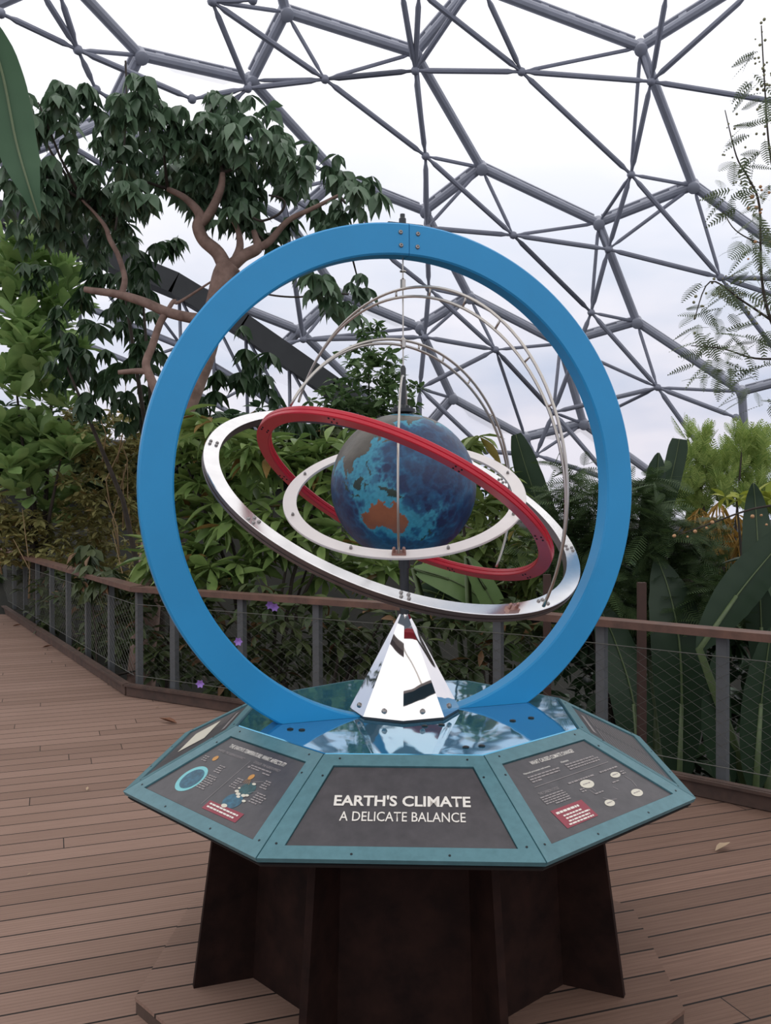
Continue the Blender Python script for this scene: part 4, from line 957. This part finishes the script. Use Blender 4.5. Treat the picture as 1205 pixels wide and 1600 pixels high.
def foliage(name, blobs, dens, k, style, T, L, ratio, material, parent, seed, squash=.8):
    rng = np.random.RandomState(seed); c = fill(blobs, dens, rng, squash); p, D = rosettes(c, k, style, rng)
    l = L * (.65 + .6 * rng.rand(len(p)))
    return scatter(name, T, p, D, l, l * ratio, material, parent, rng)
LANCE = leaf_template([.06, .62, 1, .92, .55, .03], .12, .35)
DROOPY = leaf_template([.08, .66, 1, .80, .36, .02], .16, .22)
PADDLE = leaf_template([.06, .34, .72, 1, .86, .15], .10, .18)
SMALL = leaf_template([.1, 1, .8, .05], .1, .2)
FERN = fern_template(); FINE = fern_template(22, .17, .022, 74, .28); MIMLEAF = fern_template(11, .24, .052, 72, .28); SPRAY = fern_template(9, .34, .06, 46, -.1)

def stem(parent, pts, r0, r1, mat='bark_dark', name='stem', n=7):
    P = [Vector(p) for p in pts]; m = MB(); k = len(P)
    m.tube(P, [r0 + (r1 - r0) * i / (k - 1) for i in range(k)], n); return m.build(name, M[mat], parent, smooth=True)
def limb(parent, table, name='branch', mat='bark'):
    P = [Vector(q[:3]) for q in table]; R = [q[3] for q in table]
    # densify with a Catmull-Rom curve so that bends read as wood, not as joints
    out, rr = [], []
    for i in range(len(P) - 1):
        p0, p1, p2, p3 = P[max(0, i - 1)], P[i], P[i + 1], P[min(len(P) - 1, i + 2)]
        for s in range(5):
            t = s / 5
            out.append(.5 * ((2 * p1) + (p2 - p0) * t + (2 * p0 - 5 * p1 + 4 * p2 - p3) * t * t + (3 * p1 - p0 - 3 * p2 + p3) * t ** 3)); rr.append(R[i] + (R[i + 1] - R[i]) * t)
    out.append(P[-1]); rr.append(R[-1])
    m = MB(); m.tube(out, rr, 9); return m.build(name, M[mat], parent, smooth=True)
def to_blobs(parent, base, blobs, every, r, mat='bark_dark'):
    b = Vector(base)
    for q in blobs[::every]:
        t = Vector(q[:3]); mid = b.lerp(t, .55) + Vector((0, 0, .15)); mid.x = b.x + (t.x - b.x) * .4
        stem(parent, [b, b.lerp(mid, .5), mid, mid.lerp(t, .6), t], r, r * .25, mat)
def plant(name, label, blobs, group=None):
    x = sum(q[0] for q in blobs) / len(blobs); y = sum(q[1] for q in blobs) / len(blobs)
    return empty(name, (x, y, ground_z(x, y)), label, name.split('_')[-1], group)

# the tall tree with drooping leaflets
base = (TRUNK[0][0] - .3, TRUNK[0][1] + .1)
tree = empty('drooping_leaf_tree', (base[0], base[1], ground_z(*base)), 'tall tree with dark drooping leaves and pinkish branches, upper left', 'tree')
limb(tree, [(base[0], base[1], ground_z(*base), .17)] + TRUNK, 'trunk')
for b in (BR1, BR2, BR3, BR4, BR5, BR6, BR7, BR8, BR9, BR10): limb(tree, b)
for b in (VINE1, VINE2, VINE3): limb(tree, b, 'vine', 'vine')
f = Vector(BR1[-1][:3])
for i, q in enumerate(CANOPY[::4]):
    t = Vector(q[:3]); o = Vector((BR1[-1], BR2[-1], BR3[-1], BR4[-1], BR9[-1])[min(range(5), key=lambda j: (Vector((BR1[-1], BR2[-1], BR3[-1], BR4[-1], BR9[-1])[j][:3]) - t).length)][:3])
    stem(tree, [o, o.lerp(t, .5) + Vector((0, 0, -.06)), t], .02, .008, 'bark_dark', 'twig', 5)
foliage('foliage', CANOPY, 40, 8, 'droop', DROOPY, .225, .42, M['lf_canopy'], tree, 11)
low = plant('shade_tree', 'darker leafy trees behind the pinkish branches at left', LOWER)
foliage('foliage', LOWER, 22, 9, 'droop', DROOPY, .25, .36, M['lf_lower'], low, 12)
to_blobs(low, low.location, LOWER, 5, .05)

bush = plant('paddle_leaf_bush', 'big bright green bush with glossy paddle leaves at the left edge', BUSH)
foliage('foliage', BUSH, 17, 9, 'up', PADDLE, .42, .40, M['lf_bush'], bush, 13)
to_blobs(bush, bush.location, BUSH, 4, .05)

ol = plant('olive_thicket', 'olive brown thicket with bare twigs behind the left railing', OLIVE)
foliage('foliage', OLIVE, 75, 8, 'spray', SMALL, .14, .36, M['lf_olive'], ol, 14)
rt = random.Random(8)
for i in range(16):
    q = OLIVE[rt.randrange(len(OLIVE))]; p = Vector(q[:3]) + Vector((rt.uniform(-.3, .3), -.5, -.6))
    stem(ol, [p, p + Vector((rt.uniform(-.1, .1), 0, .4)), p + Vector((rt.uniform(-.3, .3), 0, rt.uniform(.8, 1.3)))], .014, .004, 'twig', 'bare_twig', 5)

def shrub(name, label, blobs, dens, k, style, T, L, ratio, mat, seed, every=4, r=.03, squash=.8):
    o = plant(name, label, blobs); foliage('foliage', blobs, dens, k, style, T, L, ratio, M[mat], o, seed, squash)
    to_blobs(o, o.location, blobs, every, r); return o
n3 = len(COCOA)
shrub('lance_leaf_shrub', 'bright green lance leaved shrub framed by the left of the hoop', COCOA, 30, 8, 'spray', LANCE, .33, .27, 'lf_cocoa', 15)
shrub('pale_leaf_shrub', 'pale green shrub just right of the globe', COFFEE, 40, 8, 'spray', LANCE, .27, .26, 'lf_coffee', 16)
shrub('young_tree', 'small bushy tree standing behind the top of the globe', MIDTREE, 40, 8, 'spray', SMALL, .17, .45, 'lf_mid', 17)
under = shrub('flowering_undergrowth', 'dark undergrowth with violet flowers below the rail', FENCEUNDER, 42, 8, 'spray', LANCE, .17, .36, 'lf_under', 18)
shrub('railside_undergrowth', 'dark low undergrowth behind the left railing netting', LEFTUNDER, 42, 8, 'spray', LANCE, .17, .36, 'lf_under', 29)
shrub('feathery_shrub', 'dark feathery shrub right of the blue hoop', FEATHER, 60, 7, 'spray', FERN, .26, 1.0, 'lf_feather', 19)
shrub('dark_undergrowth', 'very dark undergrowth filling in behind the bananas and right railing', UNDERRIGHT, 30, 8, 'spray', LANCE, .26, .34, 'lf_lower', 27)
shrub('railside_clump', 'small dark leafy clump drooping over the left rail near its corner', RAILCLUMP, 160, 7, 'droop', DROOPY, .17, .5, 'lf_under', 28, 3, .012)
shrub('golden_conifer', 'yellow green conifer like bush at the right edge', CYPRESS, 50, 8, 'upright', SPRAY, .26, .8, 'lf_cypress', 20)
shrub('dry_fronds', 'dry straw coloured fronds below the yellow green conifer', DEADFROND, 30, 8, 'droop', SMALL, .3, .10, 'lf_dead', 21)
shrub('yellow_leaf_shrub', 'small yellowish leaved shrub at the right edge above the bananas', YELLOW, 30, 7, 'spray', SMALL, .16, .4, 'lf_yellow', 22)

for x, y, z in [(-.96, 3.90, .86), (-1.00, 3.92, .875), (-1.27, 4.02, .57), (-1.60, 4.12, .21)]:
    m = MB()
    for k in range(6):
        a = k * PI / 3; d = Vector((math.cos(a), -.5, math.sin(a))); p = Vector((x, y, z)); s = d.cross(Vector((0, 1, 0))).normalized() * .014
        m.add([p, p + d * .02 + s, p + d * .038, p + d * .02 - s], [(0, 1, 2, 3)])
    m.build('violet_flower', M['flower'], under, fix=False)

# the far green bank: crowns one behind another, so no bare ground shows between the nearer plants
far = [(-16, 15, 3.2), (-12.5, 15.5, 2.8), (-9.5, 15, 2.6), (-7.0, 13.5, 2.2), (-5.2, 14.5, 2.3), (-3.2, 13.8, 2.0), (-1.4, 14.5, 1.7), (.6, 13.6, 1.3), (2.4, 12.5, 1.1), (4.2, 12, 1.0), (6.2, 11, 1.3), (8.5, 10.5, 1.6), (11, 10, 2.0), (14, 9.5, 2.4)]
where = ['far at the left edge', 'behind the left railing\'s far end', 'left of the olive thicket', 'behind the paddle leaf bush', 'behind the olive thicket', 'behind the left side of the hoop', 'behind the silver ring\'s left end', 'straight behind the globe', 'behind the pale leaved shrub', 'behind the hoop\'s right side', 'behind the feathery shrub', 'behind the golden conifer', 'past the right edge of the railing', 'far at the right edge']
for i, (x, y, h) in enumerate(far):
    y += 1.5 * (i % 2)
    o = empty('dark_shrub', (x, y, ground_z(x, y)), 'rounded dark green shrub ' + where[i], 'shrub', 'dark shrubs on the bank')
    gz = ground_z(x, y); rs = random.Random(i); top_ = max(gz + 1.0, h)
    bl = [(x + rs.uniform(-1.0, 1.0), y + rs.uniform(-.5, .5), gz + (top_ - gz) * rs.uniform(.3, .95), rs.uniform(.5, .8)) for _ in range(11)]
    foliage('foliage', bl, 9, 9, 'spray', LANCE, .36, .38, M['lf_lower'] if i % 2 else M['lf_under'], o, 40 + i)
    to_blobs(o, o.location, bl, 4, .05)

# bananas
def big_leaf(parent, pts, width, face=(0, -1, 0), mat='lf_banana', fold=.12, shape=(.18, .7, .95, 1, .95, .8, .5, .06)):
    P = [Vector(p) for p in pts]; C = []; n = 24
    k = len(P) - 1
    for i in range(n + 1):
        t = i / n * k; j = min(int(t), k - 1); f_ = t - j
        p0, p1, p2, p3 = P[max(0, j - 1)], P[j], P[j + 1], P[min(k, j + 2)]
        C.append(.5 * ((2 * p1) + (p2 - p0) * f_ + (2 * p0 - 5 * p1 + 4 * p2 - p3) * f_ * f_ + (3 * p1 - p0 - 3 * p2 + p3) * f_ ** 3))
    fc = Vector(face).normalized(); m = MB(); vs = []
    for i, c in enumerate(C):
        d = (C[min(n, i + 1)] - C[max(0, i - 1)]).normalized(); s = d.cross(fc).normalized(); nn = s.cross(d)
        q = i / n * (len(shape) - 1); j = min(int(q), len(shape) - 2); w = width * .5 * (shape[j] + (shape[j + 1] - shape[j]) * (q - j))
        rip = .012 * math.sin(i * 2.1) * width
        for a in (-1, -.5, 0, .5, 1): vs.append(c + s * a * w + nn * (-fold * abs(a) * w + rip * abs(a)))
    fs = [(i * 5 + a, (i + 1) * 5 + a, (i + 1) * 5 + a + 1, i * 5 + a + 1) for i in range(n) for a in range(4)]
    m.add(vs, fs); lf = m.build('leaf', M[mat], parent, smooth=True, fix=False)
    r = MB(); r.tube([c + fc * .006 for c in C], [width * .022 * (1 - .8 * i / n) + .002 for i in range(n + 1)], 6); r.build('midrib', M['midrib'], lf, smooth=True)
def banana(label, base, leaves):
    o = empty('banana_plant', (base[0], base[1], ground_z(*base)), label, 'plant', 'banana plants behind the railing')
    g = Vector(o.location)
    for pts, w, face, mat, *sh in leaves:
        p0 = Vector(pts[0]); big_leaf(o, pts, w, face, mat, .12, *sh)
        stem(o, [g, g.lerp(p0, .5) + Vector((0, 0, .1)), p0, Vector(pts[1])], .05, .014, 'midrib', 'leaf_stalk')
    return o
banana('banana plant with broad dark leaves behind the right railing', (2.1, 3.7), [
    ([(2.12, 3.50, -.51), (2.14, 3.50, .17), (2.12, 3.50, .65), (2.08, 3.60, 1.0), (2.02, 3.72, 1.26)], .42, (0, -1, .1), 'lf_banana'),
    ([(1.83, 3.50, -.46), (1.78, 3.50, .17), (1.66, 3.60, .64), (1.52, 3.60, .93)], .34, (.2, -1, .1), 'lf_banana'),
    ([(2.35, 3.10, -.38), (2.26, 3.10, .16), (2.30, 3.10, .71)], .22, (0, -1, 0), 'lf_banana'),
    ([(2.11, 4.30, .6), (2.13, 4.30, 1.28), (2.16, 4.30, 1.60), (2.19, 4.30, 1.87), (2.21, 4.30, 2.10)], .22, (.3, -1, 0), 'lf_banana', (.4, .9, 1, 1, 1, .95, .75, .1)),
    ([(2.2, 4.50, .8), (2.27, 4.50, 1.49), (2.36, 4.50, 1.82), (2.42, 4.50, 2.07), (2.45, 4.50, 2.23)], .17, (-.4, -1, 0), 'lf_banana', (.5, .9, 1, 1, 1, 1, .97, .72))])
banana('banana plant with a slanting dark leaf at the right edge', (2.75, 3.3), [
    ([(2.10, 3.00, .66), (2.36, 3.00, 1.03), (2.58, 3.00, 1.30), (2.85, 3.00, 1.61)], .30, (.2, -1, .4), 'lf_banana'),
    ([(2.80, 3.60, .2), (2.78, 3.60, .73), (2.76, 3.60, 1.22), (2.78, 3.70, 1.61), (2.76, 3.70, 1.83)], .24, (-.3, -1, 0), 'lf_banana'),
    ([(2.49, 3.00, -.35), (2.53, 3.00, .28), (2.60, 3.00, .81)], .26, (0, -1, 0), 'lf_banana'),
    ([(3.1, 2.6, -.4), (3.05, 2.6, .4), (3.0, 2.6, 1.1)], .34, (0, -1, 0), 'lf_banana')])
banana('banana plant with pale leaves below the globe', (.75, 4.9), [
    ([(.16, 4.50, 1.12), (.46, 4.50, 1.03), (.73, 4.50, .86), (1.01, 4.50, .50)], .26, (.1, -1, .5), 'lf_banana_l'),
    ([(.2, 4.70, .93), (.41, 4.70, .87), (.70, 4.70, .70), (.92, 4.70, .42)], .22, (.1, -1, .3), 'lf_banana'),
    ([(.60, 4.30, 1.23), (.76, 4.30, .96), (.93, 4.30, .64), (1.14, 4.30, .32)], .2, (-.3, -1, .3), 'lf_banana_l'),
    ([(.55, 4.6, .62), (.90, 4.50, .50), (1.21, 4.40, .30)], .22, (0, -1, .5), 'lf_banana_l'),
    ([(1.50, 5.10, .9), (1.46, 5.10, 1.30), (1.36, 5.10, 1.60), (1.24, 5.10, 1.96), (1.13, 5.10, 2.32)], .27, (-.45, -1, 0), 'lf_banana', (.3, .8, 1, 1, 1, .95, .8, .35))])

# pinnate tree reaching in from the right
mt = empty('dark_trunk_tree', (MTRUNK[0][0], MTRUNK[0][1], ground_z(*MTRUNK[0][:2])), 'dark slender trunk rising behind the conifer at right', 'tree')
limb(mt, [(MTRUNK[0][0], MTRUNK[0][1], ground_z(*MTRUNK[0][:2]), .1)] + MTRUNK, 'trunk', 'bark_dark')
bx, by = MIM1[0][0] + .25, MIM1[0][1] + .1
mim = empty('mimosa_tree', (bx, by, ground_z(bx, by)), 'feathery mimosa tree with round flower balls reaching in from the right', 'tree')
limb(mim, [(bx, by, ground_z(bx, by), .07), (bx, by, 1.5, .05)] + MIM1, 'trunk', 'bark_dark')
for b in (MIM2, MIM3, MIM4, MIM5, MIM6): limb(mim, b, 'branch', 'bark_dark')
rng = np.random.RandomState(31)
pos, dr = [], []
for q in MIMFR:
    for k in range(5):
        a = rng.rand() * 2 * PI; pos.append(np.array(q) + rng.normal(0, .03, 3)); dr.append((math.cos(a) - .25, math.sin(a) * .6, -.35 + rng.normal(0, .35)))
scatter('foliage', MIMLEAF, pos, dr, .13 + .12 * rng.rand(len(pos)), .13 + .1 * rng.rand(len(pos)), M['lf_mimosa'], mim, rng)
def ball_template():
    V = []; Fq = []; n, k = 6, 4
    for i in range(k + 1):
        for j in range(n):
            t = PI * i / k; V.append((math.cos(t), math.sin(t) * math.cos(2 * PI * j / n), math.sin(t) * math.sin(2 * PI * j / n)))
    for i in range(k):
        for j in range(n): Fq.append((i * n + j, (i + 1) * n + j, (i + 1) * n + (j + 1) % n, i * n + (j + 1) % n))
    return np.array(V) * np.array([1, 1, 1 / .6]), np.array(Fq)
BALL = ball_template()
def balls(tables, n, r, mat, seed):
    rng = np.random.RandomState(seed); P = []
    for b in tables:
        for i in range(n):
            j = rng.randint(len(b) - 1); t = rng.rand(); P.append(np.array(b[j][:3]) * (1 - t) + np.array(b[j + 1][:3]) * t + rng.normal(0, .045, 3))
    rr = r * (.6 + .7 * rng.rand(len(P)))
    o = scatter('flower_balls', BALL, P, rng.normal(0, 1, (len(P), 3)), rr, rr, M[mat], mim, rng); o['kind'] = 'stuff'
balls([MIM1[3:], MIM2, MIM3[1:]], 34, .0095, 'ball', 1); balls([MIM1[3:6], MIM6], 12, .013, 'ball_brown', 2)

# one big leaf hanging close by at the top left
nl = empty('hanging_leaf', NEARLEAF[0], 'single big green leaf hanging close by at the top left corner', 'leaf')
big_leaf(nl, NEARLEAF, .115, (.25, -1, .1), 'lf_near', .2, (.55, .9, 1, 1, .9, .6, .3, .02))
p = Vector(NEARLEAF[0]); stem(nl, [p + Vector((-.5, .15, .35)), p + Vector((-.2, .05, .25)), p], .008, .005, 'bark_dark', 'stalk')

# fallen leaves on the boards
rt = random.Random(3)
where = ['pale curled dry leaf on the boards right of the display', 'dark red brown fallen leaf on the boards behind the display\'s left corner', 'tiny pale scrap on the boards near the left railing corner', 'small pale torn leaf on the boards left of the display', 'tiny pale scrap on the boards at far left, lower down', 'reddish fallen leaf by the kickboard of the left railing', 'reddish fallen leaf by the kickboard, farthest along the left railing']
for i, (x, y, L, mt_, lab) in enumerate([(1.50, 1.04, .11, 'dry_pale', 0), (-1.68, 3.62, .16, 'dry_leaf', 1), (-1.98, 4.16, .035, 'dry_pale', 2), (-1.83, 1.99, .045, 'dry_pale', 3), (-1.70, .78, .02, 'dry_pale', 4), (-4.12, 7.35, .12, 'dry_leaf', 5), (-5.25, 9.25, .12, 'dry_leaf', 6)]):
    rng = np.random.RandomState(60 + i); a = rng.rand() * 3
    o = scatter('fallen_leaf', leaf_template([.1, .8, 1, .5, .04], .25, -.25), [(x, y, .006)], [(math.cos(a), math.sin(a) * .5, .02)], [L], [L * .35], M[mt_], None, rng, True, np.array([[0, 0, 1.0]]))
    tag(o, where[lab], 'leaf')
